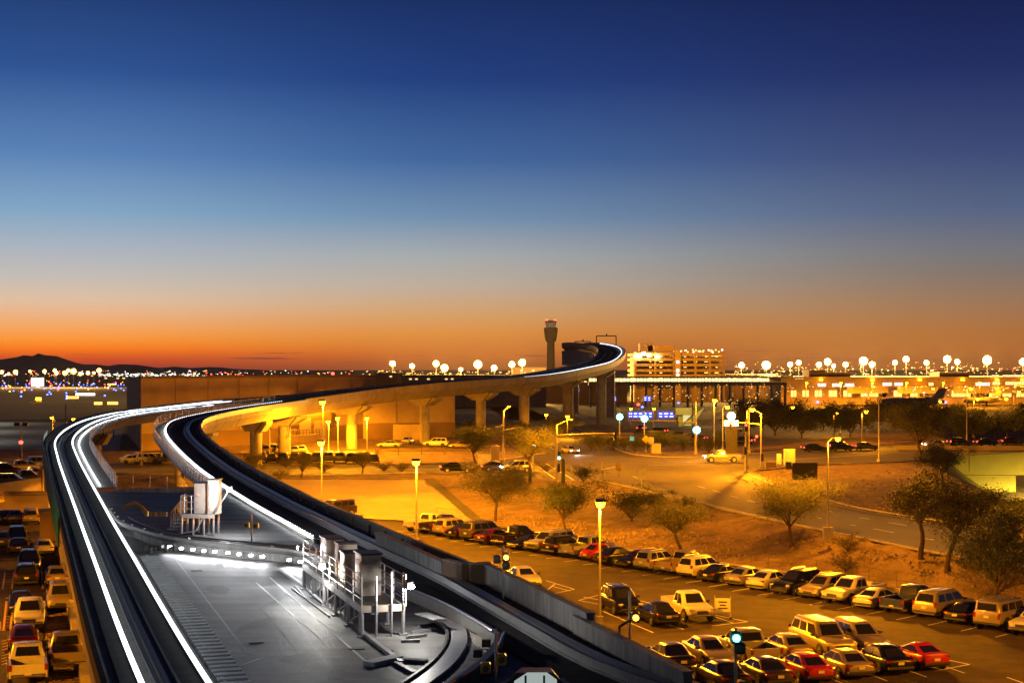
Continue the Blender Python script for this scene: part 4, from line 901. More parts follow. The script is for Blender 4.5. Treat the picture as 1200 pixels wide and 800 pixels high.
def tree(key, args, loc, rz, s, label, cat='tree', name='desert_tree', group=None):
    if key not in _tm: _tm[key] = tree_meshes(*args)
    t = empty(name, loc, rz, label, cat, group); t.scale = (s,s,s)
    link('trunk', _tm[key][0], t); link('crown', _tm[key][1], t); return t
TA = (11, 5.6, 3.6, 13000, 1.9, .18, 'leaf'); TB = (23, 6.0, 3.2, 13000, 1.6, -.1, 'leafd'); TC = (37, 7.5, 4.6, 22000, 2.2, .05, 'leaf'); TD = (51, 4.2, 2.4, 4500, 1.1, .1, 'leaf')
def gt(x, y, z): p = G(x,y,z); p.z = height(p.x,p.y)-.05; return p
def gbank(x, y):                              # a spot on the terrain seen at a pixel
    lo = 60.0
    while lo < 400:
        q = D(x, y, lo)
        if q.z <= height(q.x,q.y): return Vector((q.x,q.y,height(q.x,q.y)-.05))
        lo += .4
    return G(x,y,PZ)
tree('A', TA, gbank(579,612), .4, 1.05, 'spreading desert tree with bent trunk on the bank, left of the others')
tree('B', TB, gbank(663,625), 1.9, .88, 'rounded desert tree with thin trunk on the bank, right of bent one')
tree('E', (61, 5.2, 3.8, 7000, 2.2, -.45, 'leaf'), gbank(802,650), .1, .95, 'pale sparse desert tree leaning left behind the parked cars')
tree('C', TC, gbank(927,642), .2, .80, 'broad brightly lit desert tree beside the street lamp')
tree('F', (63, 6.6, 3.0, 12000, 2.6, 0, 'leafd'), gbank(1079,654), 4.2, .95, 'desert tree with straight trunk, left of the pair at right')
tree('H', (67, 6.8, 3.2, 10000, 2.8, .05, 'leaf'), gbank(1110,673), 5.1, .95, 'desert tree with straight trunk, right of the pair at right')
tree('B2', (77, 6.0, 3.6, 15000, .9, 0, 'leafd'), gbank(1166,704), .9, .98, 'dense dark tree at the right above the parked cars')
tree('C', TC, gbank(1078,540), 2.2, 1.22, 'large tree beyond the slip road, lit on its left side')
tree('B', TB, gbank(1107,571), .7, .92, 'dark low tree with crooked stem in front of the bridge')
tree('C', TC, G(622,556,PZ), 1.0, .9, 'dark tree behind the left signal pole')
tree('B', TB, G(557,543,PZ), 2.0, .95, 'dark tree by the white wall beneath the viaduct')
for i, (x,y,s_,nm) in enumerate(((353,560,.62,'small pale tree under the viaduct, left'),(424,556,.6,'small pale tree under the viaduct, right of the double lamp pole'),(298,560,.6,'small pale tree beside the dark track edge'))):
    tree('D', TD, gbank(x,y), i*1.7, s_*1.3, nm)
SH = (91, 2.6, 2.2, 3600, .25, 0, 'leafd'); SHd = (92, 1.6, 1.4, 1200, .15, 0, 'dry')
for i, (x,y,s_,nm) in enumerate(((741,611,1.15,'dark round bush on the bank behind the bright pole'),(770,600,.8,'olive bush on the bank right of the round one'),(800,598,.55,'small dark bush at the slip road edge'),(684,565,.8,'rounded bush on the junction corner'),(610,570,.6,'low bush left of the junction post'))):
    tree('S', SH, gbank(x,y), i*2.1, s_, nm, 'bush', 'desert_bush')
for i, (x,y) in enumerate(((328,562),(450,552),(335,548),(380,553),(553,556),(575,551),(994,648),(992,672),(640,553),(470,553))):
    tree('Sd', SHd, gbank(x,y), i*1.3, .8, 'dry brush tuft on bare ground, %s from the left' % ORD[sorted([328,450,335,380,553,575,994,992,640,470]).index((328,450,335,380,553,575,994,992,640,470)[i])], 'brush', 'dry_brush', 'dry brush tufts')
for i in range(12):                            # verge bushes beyond the junction
    tree('S', SH, G(690+i*14+rnd.uniform(-4,4), 524+rnd.uniform(0,7), PZ), i, rnd.uniform(.75,1.2), 'verge bush beyond the junction, %s from the left' % ORD[i], 'bush', 'desert_bush', 'verge bushes')
for i in range(22):                            # dark tree belt before the airfield
    x = 876+i*17+rnd.uniform(-5,5)
    tree('T%d' % (i%3), ((101+i%3), 6.5, 5.2, 5200, .8, 0, 'leafd', .7, .5), G(x, rnd.uniform(497,516) if not 1020 < x < 1130 else rnd.uniform(496,503), PZ), i*1.1, rnd.uniform(.75,1.0), 'dark tree in the belt before the airfield, %s from the left' % ORD[i], 'tree', 'belt_tree', 'tree belt before the airfield')
for i in range(8):
    tree('S', SH, G(rnd.uniform(548,660), rnd.uniform(507,520), PZ), i, rnd.uniform(.9,1.5), 'dark bush in the shade beneath the viaduct', 'bush', 'desert_bush', 'bushes beneath the viaduct')
for i, (x,y) in enumerate(((1180,640),(1150,612),(1205,622))):
    tree('S', SH, gbank(x,y), i, 1.2, 'dark bush at the right edge beyond the slip road, %s' % ('near','middle','far')[i], 'bush', 'desert_bush')
# ------------------------------------------------------------------ saguaro-like stumps and posts by the junction
for x,y,h_ in ((621,567,2.2),(660,567,3.2)):
    q = gbank(x,y); m_ = MB(); m_.lathe([(.16,0),(.22,.2),(.24,h_*.6),(.2,h_*.92),(.08,h_)], 12, (q.x,q.y,q.z)); m_.build('cactus', mat('cactus',(.06,.075,.04),.8), label='%s saguaro cactus at the junction corner' % ('short' if h_ < 3 else 'tall'), cat='cactus')
# ------------------------------------------------------------------ street and lot lamps
def lamp(base, h, label, power=0, arm=(0,0), kind='shoebox', lit=True, size=168, name='street_lamp', group=None, r=.09, hs=1.0):
    t = empty(name, base, 0, label, 'lamp', group)
    MB().cyl((0,0,0),(0,0,h),r,r*.6,10).build('pole', M['polep'], t, smooth=True)
    MB().cyl((0,0,0),(0,0,.5),r*2.6,r*2.4,10).build('base', M['conc'], t)
    ax, ay = arm
    if ax or ay:
        MB().tube([(0,0,h-.05),(ax*.4,ay*.4,h+.25),(ax,ay,h+.3)], r*.45, 6).build('arm', M['polep'], t); hz = h+.28
    else: hz = h
    if not (ax or ay): ay = -.42*hs; MB().cyl((0,0,hz-.02),(0,ay,hz-.02),.05,n=6).build('arm', M['polep'], t)
    hd_ = MB().bbox((ax,ay,hz+.07*hs), (.5*hs,.62*hs,.16*hs), .04).build('head', M['dsteel'], t)
    MB().lathe([(.03,-.30*hs),(.17*hs,-.22*hs),(.24*hs,-.0)], 12, (ax,ay,hz-.01)).build('lens', M['sodL'] if lit else M['glass'], hd_)
    if power: luminaire('lamp_light', (ax,ay-.05,hz-.42*hs), power, SOD, t)
    return t
LP = 5200
lamp(G(703,731,.03), 7.7, 'nearest parking-lot light pole, glowing bright in the middle', LP*1.0, hs=1.3)
lamp(G(488,637,.03), 7.6, 'parking-lot light pole behind the white pickup, left row end', LP*1.35, hs=1.5)
q = D(377,517,165); q.z = height(q.x,q.y); lamp(q, 16-85*165/1800-q.z, 'light pole by the dark track, lower of two in line', LP*1.9, hs=1.6)
q = D(378.5,470,228); q.z = PZ; lamp(q, 16-38*228/1800-PZ, 'tall light pole before the viaduct, upper of two in line', LP*.85, hs=1.8)
q = G(970,633,PZ); lamp(q, 8.1, 'street lamp with square base on the slip road, arm to the right', LP*1.1, (.9,.3))
MB().box((0,0,.55), (.75,.75,1.1)).build('plinth', M['conc'], bpy.data.objects[[o.name for o in S.objects if o.get('label','').startswith('street lamp with square')][0]])
# poles by the warehouse
for x, y, d, p, nm in ((385,493,262,500,'small lamp on the warehouse yard, left of three'),(396,489,258,900,'lamp on a dark pole in the warehouse yard, middle of three'),(430,489,252,900,'lamp beside the second viaduct pier, right of three')):
    q = D(x,y,d); zt = q.z; q.z = PZ; lamp(q, zt-PZ, nm, p*4.5, hs=1.5)
q = D(195,485,226); zt = q.z; q.z = PZ; lamp(q+Vector((0,6,0)), zt-PZ, 'lamp glowing above the left branch railing', 1200, hs=1.6)
q = D(316,500,240); zt = q.z; q.z = PZ; lamp(q, zt-PZ, 'unlit thin pole below the viaduct, far left', lit=False)
# poles at the junction and along the far roads (x, head y, base y, lit)
FARP = [(837,468,531,1,1200),(847,478,528,1,0),(862,505,530,0,0),(875,481,549,1,900),(878,478,530,0,0),(925,478,505,1,0),(977,485,510,1,200),(985,478,508,0,0),(1010,483,521,1,650),(1030,464,541,0,0),(1133,456,518,1,450),(1141,468,512,1,200),(1153,464,505,0,0),(1175,468,504,1,0),(1190,460,505,1,0),(640,485,505,1,0),(616,486,506,1,0),(739,478,500,1,0),(766,478,500,1,0),(665,487,512,1,500),(1098,471,500,1,0),(609,480,505,0,0),(1090,456,492,1,0)]
for i, (x,y0,y1,lt,p) in enumerate(FARP):
    q = G(x,y1,PZ); h_ = 16-(y0-432)*q.y/1800-PZ
    lamp(q, h_, 'street lamp along the far roads, %s from the left%s' % (ORD[sorted(f[0] for f in FARP).index(x)], '' if lt else ', unlit'), p*3.2, (.8 if x > 840 else 0,0) , lit=bool(lt), hs=1.5, group='street lamps along the far roads', r=.11)
# lamps that stand outside the picture over the same lots and roads
lamp(Vector((34,72,.03)), 9, 'parking-lot light pole right of the camera, outside the frame', LP*.7)
lamp(Vector((-42,92,.03)), 6.0, 'parking-lot light pole of the left lot, outside the frame', LP*.65)
lamp(Vector((-31,62,.03)), 6.0, 'parking-lot light pole at the near end of the left lot, outside frame', LP*.55)
q = G(70,628,0); t = empty('wall_lamp', (q.x,q.y,0), 0, 'orange lamp on a short post beside the teal panel', 'lamp')
MB().cyl((0,0,0),(0,0,2.1),.06,n=7).build('post', M['dsteel'], t); MB().lathe([(.03,2.1),(.16,2.18),(.16,2.34),(.03,2.42)],10).build('lens', M['sodL'], t); spot('lamp_light', (0,-.3,2.3), 260, SOD, t, 170, 1, (0,-3,0), .1)
# poles on the left side
for x, y0, y1, kind, nm in ((77,473,527,'yellow','dark tall pole with a yellow lit panel, far left'),(62,492,540,'red','thin mast with a red lamp beside the grey apron'),(25,497,545,'red','twin-headed floodlight mast with a red lamp, far left'),(133,478,512,'none','thin bare pole seen through the light trails')):
    q = G(x,y1,PZ); h_ = 16-(y0-432)*q.y/1800-PZ; t = empty('pole_mast', q, 0, nm, 'mast')
    MB().cyl((0,0,0),(0,0,h_),.12,.08,8).build('pole', M['dsteel'], t)
    if kind == 'yellow': MB().box((.35,0,h_-4.0),(.35,.3,1.6)).build('lit_panel', emit('yellow_panel',(1,.55,.05),3,False), t)
    if kind == 'red':
        MB().lathe([(.02,0),(.28,.1),(.28,.4),(.02,.5)],10,(0,-.2,h_*.52)).build('red_lamp', M['redE'], t)
        if x < 40:
            for s in (-.6,.6): MB().bbox((s,0,h_),(.8,.5,.5),.05).build('floodlight', M['dsteel'], t)
    if x == 62: MB().bbox((0,0,h_),(.5,.5,.6),.05).build('head', M['steel'], t)
for x, y in ((92,493),(118,495),(200,489)):
    q = D(x,y,215); zt = q.z; q.z = PZ; q += Vector((-6,8,0)); t = lamp(q, zt-PZ+.3, 'small amber lamp beyond the left branch, at column %s' % ('left','middle','right')[(92,118,200).index(x)], 500 if x == 118 else 0, hs=1.0)
# apron floodlights standing off to the left of the frame
for x, y, nm in ((-114,288,'near'),(-128,335,'middle'),(-142,385,'far')):
    t = empty('apron_mast', (x,y,PZ), 0, 'apron floodlight mast outside the frame, %s one of three' % nm, 'mast'); MB().cyl((0,0,0),(0,0,15),.2,.12,8).build('pole', M['dsteel'], t)
    MB().bbox((0,0,15.2),(1.6,.8,.5),.05).build('floodlight', M['dsteel'], t); spot('floodlight_beam', (0,0,14.7), 17000, (.95,1,.82), t, 136, .5, (0,0,0), .5)

# ------------------------------------------------------------------ traffic signals
def signal(base, h, label, arm=None, heads=(), lum=None):
    t = empty('traffic_signal', base, 0, label, 'traffic signal')
    MB().cyl((0,0,0),(0,0,h),.15,.1,10).build('pole', M['polep'], t, smooth=True); MB().box((0,0,.12),(.5,.5,.25)).build('base', M['conc'], t)
    if arm: MB().tube([(0,0,arm[2]),(arm[0]*.5,arm[1]*.5,arm[2]+.25),(arm[0],arm[1],arm[2]+.3)], [.1,.08,.05], 7).build('mast_arm', M['polep'], t)
    if lum: MB().tube([(0,0,h-.1),(lum[0],lum[1],h+.7)], .05, 6).build('lamp_arm', M['polep'], t); MB().bbox((lum[0],lum[1],h+.72),(.9,.4,.18),.04).build('lamp_head', M['dsteel'], t); MB().lathe([(.03,-.12),(.2,-.08),(.24,0)],10,(lum[0],lum[1],h+.62)).build('lens', M['sodL'], t); luminaire('lamp_light', (lum[0],lum[1],h+.3), LP*1.15, SOD, t)
    for (x,y,z,col) in heads:
        b = MB().bbox((x,y,z),(.36,.3,1.05),.04).build('signal_head', M['plast'], t)
        for k in range(3):
            on = (col == 'redE' and k == 0) or (col == 'tealE' and k == 2)
            MB().lathe([(.02,-.03),(.15,-.03),(.17,.0),(.02,.02)], 10, (x,y-.17,z+.34-.34*k), 'y').build('lens', M[col] if on else M['plast'], b)
    return t
def tb(x,y0,y1): q = G(x,y1,PZ); return q, 16-(y0-432)*q.y/1800-PZ
q, h_ = tb(652,497,563); signal(q, h_, 'signal pole with long glowing mast arm at the near junction corner', (9.6,-1,h_-1.4), ((.35,-.2,3.2,'tealE'),(.3,.2,1.6,'none'),(7.3,-.8,h_-1.5,'none')), (1.8,.8))
MB().box((9.4,-1,h_-1.75),(.5,.1,.5)).build('street_sign', emit('teal_sign',(.02,.35,.28),1.2,False), [o for o in S.objects if o.get('label','').startswith('signal pole with long')][0])
q, h_ = tb(590,481,541); signal(q, h_, 'signal pole with lamp arm in front of the white wall', (3.0,0,h_*.62), ((2.4,-.2,h_*.62,'none'),(.6,-.2,h_*.42,'none')), (.8,.3)); 
q, h_ = tb(624,517,552); signal(q, h_, 'low signal post with red and teal lights at the left corner', None, ((-.35,-.2,h_-.7,'redE'),(.25,-.2,h_-.1,'tealE')))
for x, y, y1, nm in ((726,490,521,'signal with teal light before the tall viaduct pier'),(755,492,524,'signal with teal light below the blue signs'),(816,505,531,'signal with teal light on a tall pole left of the pylon')):
    q, h_ = tb(x, y-4, y1); t = signal(q, h_+1, nm, None, ((0,-.3,h_,'tealE'),))
    MB().lathe([(.02,-.05),(.6,-.03),(.6,.02),(.02,.05)], 12, (0,-.55,h_-.34), 'y').build('green_lens', M['tealE'], t)
q, h_ = tb(815,470,532); signal(q, h_, 'tall signal pole with long pale arm reaching left', (-11,-.5,h_-3.4), ((-3,-.4,h_-3.6,'none'),))
q, h_ = tb(892,484,548); signal(q, h_, 'signal pole with bright arm and red light at the right corner', (-4.6,-.5,h_-1.6), ((-4.4,-.6,h_-1.7,'redE'),(-.7,-.3,h_-3.6,'redE'),(.1,-.3,1.5,'none')), (-1.3,.3))
q, h_ = tb(874,492,554); signal(q, h_, 'thin signal post in the right corner island', None, ((0,-.2,h_-1.0,'redE'),(-.1,-.2,h_*.42,'none')))
# small street furniture
def sign_post(x, y1, y0, label, w, hh, m='yellow', diamond=False):
    q = G(x,y1,PZ); s = q.y/1800; h_ = (y1-y0)*s; t = empty('road_sign', q, 0, label, 'sign')
    MB().cyl((0,0,0),(0,0,h_),.05,n=6).build('post', M['steel'], t)
    if diamond:
        a_ = w*.7; MB().add([(0,-.06,h_-a_*2),(a_,-.06,h_-a_),(0,-.06,h_),(-a_,-.06,h_-a_),(0,-.09,h_-a_*2),(a_,-.09,h_-a_),(0,-.09,h_),(-a_,-.09,h_-a_)], [(0,1,2,3),(7,6,5,4),(0,1,5,4),(1,2,6,5),(2,3,7,6),(3,0,4,7)]).build('board', M[m], t)
    else: MB().box((0,-.08,h_-hh/2),(w,.05,hh)).build('board', M[m], t)
sign_post(757,529,510,'yellow diamond road sign beside the yellow utility cabinet',1.0,1,'sigy',True); sign_post(763,529,512,'second tan road sign leaning by the diamond sign',.9,1.2,'beige')
sign_post(725,563,543,'small round-topped sign on the near junction island',.6,.9,'sigy'); sign_post(752,573,549,'grey rectangular sign backing on the slip road edge',1.0,1.3,'steel'); sign_post(706,562,541,'bare thin post on the near junction island',.12,.3,'steel')
sign_post(943,570,542,'dark rectangular sign board on the dirt right of the junction',3.0,2.0,'plast')
def boxthing(name, x, y1, w, d, h_, label, cat, m, tm=None):
    q = G(x,y1,PZ); t = empty(name, q, 0, label, cat); MB().bbox((0,0,h_/2+.08),(w,d,h_),.05).build('body', M[m], t); MB().box((0,0,.04),(w+.3,d+.3,.08)).build('plinth', M['conc'], t); MB().box((w*.1,-d/2-.012,h_*.55),(w*.62,.02,h_*.7)).build('door', M[m], t)
boxthing('utility_cabinet',769,531,1.5,.9,1.55,'yellow-lit utility cabinet on the far junction corner','cabinet','beige'); boxthing('utility_cabinet',925,545,1.5,1.0,2.3,'white tall utility cabinet at the right corner','cabinet','white')
boxthing('utility_cabinet',913,544,.6,.5,1.5,'slim white cabinet left of the tall one','cabinet','white'); boxthing('utility_cabinet',903,549,1.4,.8,.9,'low brown box at the right corner','cabinet','stuccod'); boxthing('utility_cabinet',924,550,.8,.6,1.0,'small dark box before the tall white cabinet','cabinet','plast')
q = G(857,530,PZ); t = empty('lit_pylon', q, 0, 'glowing pylon with white disc and yellow box on top', 'sign')
MB().box((0,0,2.2),(1.9,.8,4.4)).build('column', M['dsteel'], t); MB().box((0,0,4.9),(2.3,.9,.9)).build('light_box', emit('yellow_box',(1,.9,.35),5,False), t); MB().lathe([(.2,-.3),(.66,-.25),(.66,.25),(.2,.3)],20,(0,0,6.1),'y').build('disc', emit('white_disc',(1,.97,.85),9,False), t)
# white wall piece and low fence beneath the viaduct
t = empty('screen_wall', (0,0,0), label='short white wall with a taller end post beneath the viaduct', cat='wall'); a = G(561,544,PZ); b = G(582,545,PZ)
MB().sweep([a,b],[(-.2,0),(.2,0),(.2,1.6),(-.2,1.6)]).build('panel', M['white'], t); MB().box(b+Vector((-.2,0,1.4)),(1.2,.7,2.9)).build('end_post', M['beige'], t)
fq = empty('guard_fence', (0,0,0), label='dark low guard rail fence in front of the warehouse', cat='fence'); railing([G(x,533-(x-440)*.004,PZ+.02) for x in range(440,602,9)], fq, 1.3, 3.0, 2, .07, 'dsteel')
fq = empty('bank_fence', (0,0,0), label='faint wire fence posts along the foot of the bank', cat='fence'); railing([Vector((x,interp(BOT,x)+.4,.05)) for x in [i*1.5-8 for i in range(29)]], fq, 1.2, 2.5, 2, .018, 'dsteel')
# low tan wall and roof edge at the far left
t = empty('retaining_wall', (0,0,0), label='low tan retaining wall with pale coping at the far left', cat='wall')
MB().sweep([G(-60,600,0),G(58,600,0)],[(-.3,-.3),(.3,-.3),(.3,2.0),(-.3,2.0)]).build('panel', M['stucco'], t); MB().sweep([G(-60,600,0),G(58,600,0)],[(-.42,2.0),(.42,2.0),(.42,2.35),(-.42,2.35)]).build('coping', M['conc'], t)
t = empty('ramp_wall', (0,0,0), label='angled tan ramp wall rising behind the low wall, far left', cat='wall')
a, b = G(-20,583,PZ), G(48,572,PZ)
MB().sweep([a,b],[(-.2,-.8),(.2,-.8),(.2,1.3),(-.2,1.3)]).build('panel', M['stucco'], t); MB().box(b+Vector((0,0,1)),(.6,.6,2.6)).build('end_post', M['stucco'], t)
for i, (x, y) in enumerate(((2,570),(14,571),(30,566),(42,560),(6,556),(22,553),(36,552),(50,548))):
    q = G(x,y,PZ+.03); car(['sedan','suv','pickup'][i%3], ['dark','tan','grey','silver'][i%4], q, 10+i*3, 'far left vehicle behind the tan walls, %s from the left' % ORD[sorted((2,14,30,42,6,22,36,50)).index(x)], 'car', 'vehicles behind the tan walls', lod=1)

# ------------------------------------------------------------------ bridge at the right
t = empty('road_bridge', (0,0,0), label='pale green lit concrete road bridge over the cutting at right', cat='bridge')
a = Vector((66,265,0)); b = Vector((150,260,0)); MB().sweep([a,b],[(0,-2.3),(30,-2.3),(30,1.9),(0,1.9)][::-1] if False else [(-30,-2.2),(.4,-2.2),(.4,2.75),(-.1,2.75),(-.1,1.95),(-30,1.95)]).build('girder', M['grn'], t)
for k in range(7):
    q = a.lerp(b,(k+.05)/7); q2 = a.lerp(b,(k+.9)/7); MB().sweep([q,q2],[(.42,-1.6),(.5,-1.6),(.5,1.3),(.42,1.3)]).build('recess_panel', M['grn'], t)
MB().prism([(64,294),(64,263.4),(86,262.2),(86,292)], -6, -2.21).build('abutment', M['grn'], t)
railing([a.lerp(b,k/24)+Vector((0,-.2,2.75)) for k in range(25)], t, 1.0, 2.8, 2, .05, 'dsteel')
luminaire('bridge_lamp', (93,249,-2.0), 4200, (1,.74,.1), t); MB().cyl((93,248.6,-5.2),(93,248.6,-1.8),.1,n=8).build('lamp_post', M['polep'], t); MB().bbox((93,249,-1.6),(.8,.4,.2),.04).build('lamp_head', M['dsteel'], t)
MB().box((95,262.4,1.4), (.7,.3,.9)).build('wall_box', M['dsteel'], t)

# ------------------------------------------------------------------ warehouse behind the viaduct
t = empty('warehouse', (0,0,0), label='large plain tan warehouse with brown base band behind the viaduct', cat='building')
w0 = Vector((-63.3,262,0)); w1 = Vector((-27.7,312,0)); ud_ = (w1-w0).normalized(); nd_ = Vector((-ud_.y,ud_.x,0)); Lw = (w1-w0).length
MB().prism([(w0.x,w0.y),(w1.x,w1.y),(-32.5,362),(-83,331)], PZ-.2, 14.3).build('wall', M['stucco'], t)
MB().sweep([w0-ud_*.2,w1+ud_*.2],[(.25,14.3),(.25,14.75),(-.3,14.75),(-.3,14.3)]).build('parapet', M['stuccod'], t)
MB().sweep([w0,w1],[(.001,PZ),(.12,PZ),(.12,PZ+2.9),(.001,PZ+2.9)]).build('base_band', M['stuccod'], t)
for k in range(1,8):
    q = w0.lerp(w1,k/8); MB().sweep([q,q+ud_*.12],[(.002,PZ+2.95),(.06,PZ+2.95),(.06,14.25),(.002,14.25)]).build('joint_strip', M['stuccod'], t)
def wrect(f, z0, z1, w_, m, name, proud=.16):
    q = w0.lerp(w1,f); return MB().sweep([q,q+ud_*w_],[(.0,z0),(proud,z0),(proud,z1),(.0,z1)]).build(name, M[m], t)
wrect(.60,PZ+3.2,PZ+5.6,11,'stuccod','door_surround',.3); wrect(.63,PZ+.1,PZ+4.6,3.2,'beige','dock_door',.36); wrect(.70,PZ+.1,PZ+4.0,3.4,'beige','dock_door',.36); wrect(.42,PZ+3,PZ+4.2,6,'stuccod','vent_panel',.2)
q = w0.lerp(w1,.62)-nd_*1.2+Vector((0,0,PZ)); MB().box(q+Vector((0,0,.7)),(9,2.2,1.4),math.atan2(ud_.y,ud_.x)).build('loading_dock', M['stucco'], t)
railing([q-nd_*1.05+ud_*(k*.9-4)+Vector((0,0,1.4)) for k in range(10)], t, 1.0, .9, 2, .05, 'dsteel')
q = w0.lerp(w1,.985); 
for f, z in ((.93,9.6),(.985,11)): wrect(f, z, z+1.3, 1.6, 'winC', 'lit_window', .1)
MB().lathe([(.05,0),(.3,.1),(.3,.45),(.05,.55)],8,tuple(w0.lerp(w1,.79)+Vector((0,0,14.8)))).build('red_lamp', M['redE'], t)
luminaire('yard_lamp', w0.lerp(w1,.66)-nd_*1.6+Vector((0,0,9.2)), 5000, SOD, t); MB().bbox(tuple(w0.lerp(w1,.66)-nd_*.4+Vector((0,0,9.6))),(.6,.6,.3),.04).build('wall_lamp', M['dsteel'], t)
t = empty('storage_block', (0,0,0), label='lower tan storage block with brown base right of the warehouse', cat='building')
s0 = Vector((-29,306,0)); s1 = Vector((-11.6,312,0))
MB().sweep([s0,s1],[(0,PZ-.2),(0,12.2),(-26,12.2),(-26,PZ-.2)]).build('wall', M['stucco'], t); MB().sweep([s0,s1],[(.001,PZ),(.15,PZ),(.15,PZ+3.2),(.001,PZ+3.2)]).build('base_band', M['stuccod'], t)
MB().sweep([s0-Vector((.2,0,0)),s1],[(.2,12.2),(.2,12.5),(-.3,12.5),(-.3,12.2)]).build('parapet', M['stuccod'], t)
for f in (.33,.66): qq = s0.lerp(s1,f); MB().sweep([qq,qq+Vector((.12,0,0))],[(.002,PZ+3.3),(.06,PZ+3.3),(.06,12.1),(.002,12.1)]).build('joint_strip', M['stuccod'], t)
MB().box((-20,304,PZ+1.5),(7,1.2,3.0)).build('low_wall', M['stucco'], t)

# ------------------------------------------------------------------ control tower
def tower():
    q = D(645.5,430,1500); x, y = q.x, q.y; s = 1500/1800; t = empty('control_tower', (x,y,PZ), 0, 'airport control tower with flared cab and red lamps, above the viaduct', 'control tower')
    Z = lambda yy: 16-(yy-432)*s-PZ
    MB().cyl((0,0,0),(0,0,Z(398)),4.2,3.6,16).build('shaft', M['stuccod'], t, smooth=True)
    MB().lathe([(3.8,Z(401)),(5.2,Z(399)),(6.0,Z(394)),(6.7,Z(386)),(6.7,Z(384)),(5.0,Z(383.5))],18).build('flared_body', M['stuccod'], t)
    for k in range(5): MB().lathe([(6.0+.17*k,Z(394-2*k)-.15),(6.35+.17*k,Z(394-2*k)-.1),(6.35+.17*k,Z(394-2*k)+.15),(6.0+.17*k,Z(394-2*k)+.2)],18).build('balcony_ring', M['stuccod'], t)
    MB().lathe([(4.3,Z(383.5)),(4.5,Z(382)),(5.2,Z(378)),(5.0,Z(377.6))],16).build('cab_glass', emit('cab_glass',(1,.7,.45),.12,False), t)
    for k in range(12):
        a_ = 2*math.pi*k/12; MB().cyl((4.4*math.cos(a_),4.4*math.sin(a_),Z(383)),(5.25*math.cos(a_),5.25*math.sin(a_),Z(377.6)),.22,n=5).build('mullion', M['stuccod'], t)
    MB().lathe([(5.6,Z(377.8)),(5.8,Z(377)),(5.4,Z(375.8)),(1,Z(375.4))],16).build('roof', M['stuccod'], t)
    for sx_ in (-4.2,4.2): MB().lathe([(.1,0),(1.1,.2),(1.1,1.2),(.1,1.5)],8,(sx_,-2,Z(376))).build('red_lamp', M['redE'], t)
    MB().cyl((0,0,Z(375.5)),(0,0,Z(372.5)),.15,n=5).build('antenna', M['dsteel'], t)
tower()
# ------------------------------------------------------------------ multi-storey car park
def carpark():
    d = 640.0; s = d/1800; X = lambda x: (x-600)*s; Z = lambda y: 16-(y-432)*s
    t = empty('parking_garage', (0,0,0), 0, 'multi-storey parking garage with rows of amber lights on the horizon', 'building')
    for k, yy in enumerate((415,421,427.5,434,440)):
        for x0, x1, nm in ((744,790,0),(797,849,1)):
            w = X(x1)-X(x0); MB().box(((X(x0)+X(x1))/2,d+20,Z(yy)),(w,40,1.15)).build('floor_slab', M['stucco'], t)
            for j in range(int(w/4.4)):
                lx = X(x0)+2.2+j*4.4
                if rnd.random() < .85: MB().box((lx,d+.9+rnd.uniform(0,.8),Z(yy)-.95),(rnd.uniform(.5,1.6),.4,.32)).build('ceiling_light', M['sodS'] if rnd.random() < .8 else M['winE'], t)
    MB().box(((X(744)+X(849))/2,d+24,(Z(440)+PZ)/2+4),(X(849)-X(744)-2,30,Z(440)-PZ+8)).build('core', M['stucco'], t)
    for x in (744.5,768,790,797,815,832,848.5): MB().box((X(x),d+.4,(Z(412)+PZ)/2),(.9,.9,Z(412)-PZ)).build('column', M['stucco'], t)
    MB().box((X(793.5),d-.6,(Z(410)+PZ)/2),(X(797)-X(790)-.2,4,Z(410)-PZ)).build('stair_tower', M['stucco'], t)
    for yy in (424,434,439): MB().box((X(793.5),d-2.75,Z(yy)),(.9,.2,.9)).build('stair_light', M['whE'], t)
    MB().box((X(775),d+10,Z(408)),(X(790)-X(760),14,2.4)).build('roof_house', M['stucco'], t); MB().box((X(758),d+6,Z(406.5)),(5.5,6,3.4)).build('lift_house', M['stuccod'], t)
    for j in range(22): MB().box((X(790+j*2.8),d+rnd.uniform(1,14),Z(409.5)-rnd.uniform(0,.9)),(.6,.5,.5)).build('roof_light', M['sodS'] if j%3 else M['whE'], t)
    for x, y in ((745,417),(749,417.5),(754,414),(760,416),(770,418)): MB().bbox((X(x),d-1,Z(y)),(1.5,.6,1.0),.1).build('floodlight', M['sodM'], t)
    spot('facade_light', (X(770),d-24,Z(404)), 30000, SOD, t, 150, .8, (X(780),d,Z(428)), 1); spot('facade_light', (X(825),d-26,Z(404)), 22000, SOD, t, 150, .8, (X(825),d,Z(428)), 1)
carpark()
# lit elevated walkway in front of it
t = empty('lit_walkway_bridge', (0,0,0), 0, 'long elevated walkway lit as one bright white-yellow line', 'bridge'); d = 560.0; s = d/1800; X = lambda x: (x-600)*s; Z = lambda y: 16-(y-432)*s
MB().box(((X(690)+X(922))/2,d+3,Z(449.5)),(X(922)-X(690),6,1.4)).build('deck', M['stucco'], t); MB().box(((X(690)+X(922))/2,d+3,Z(441.8)),(X(922)-X(690),6.6,.5)).build('roof', M['stuccod'], t)
for k in range(53): x = 692+k*4; MB().box((X(x),d+.6,Z(445)),(X(4)-X(0)-.28,.2,1.15)).build('lit_pane', emit('walkway_pane',(1,.8,.32),2.2,False), t)
for k in range(15): MB().box((X(692+k*16.3),d+.3,(Z(448)+PZ)/2),(.8,.8,Z(448)-PZ)).build('column', M['stucco'], t)
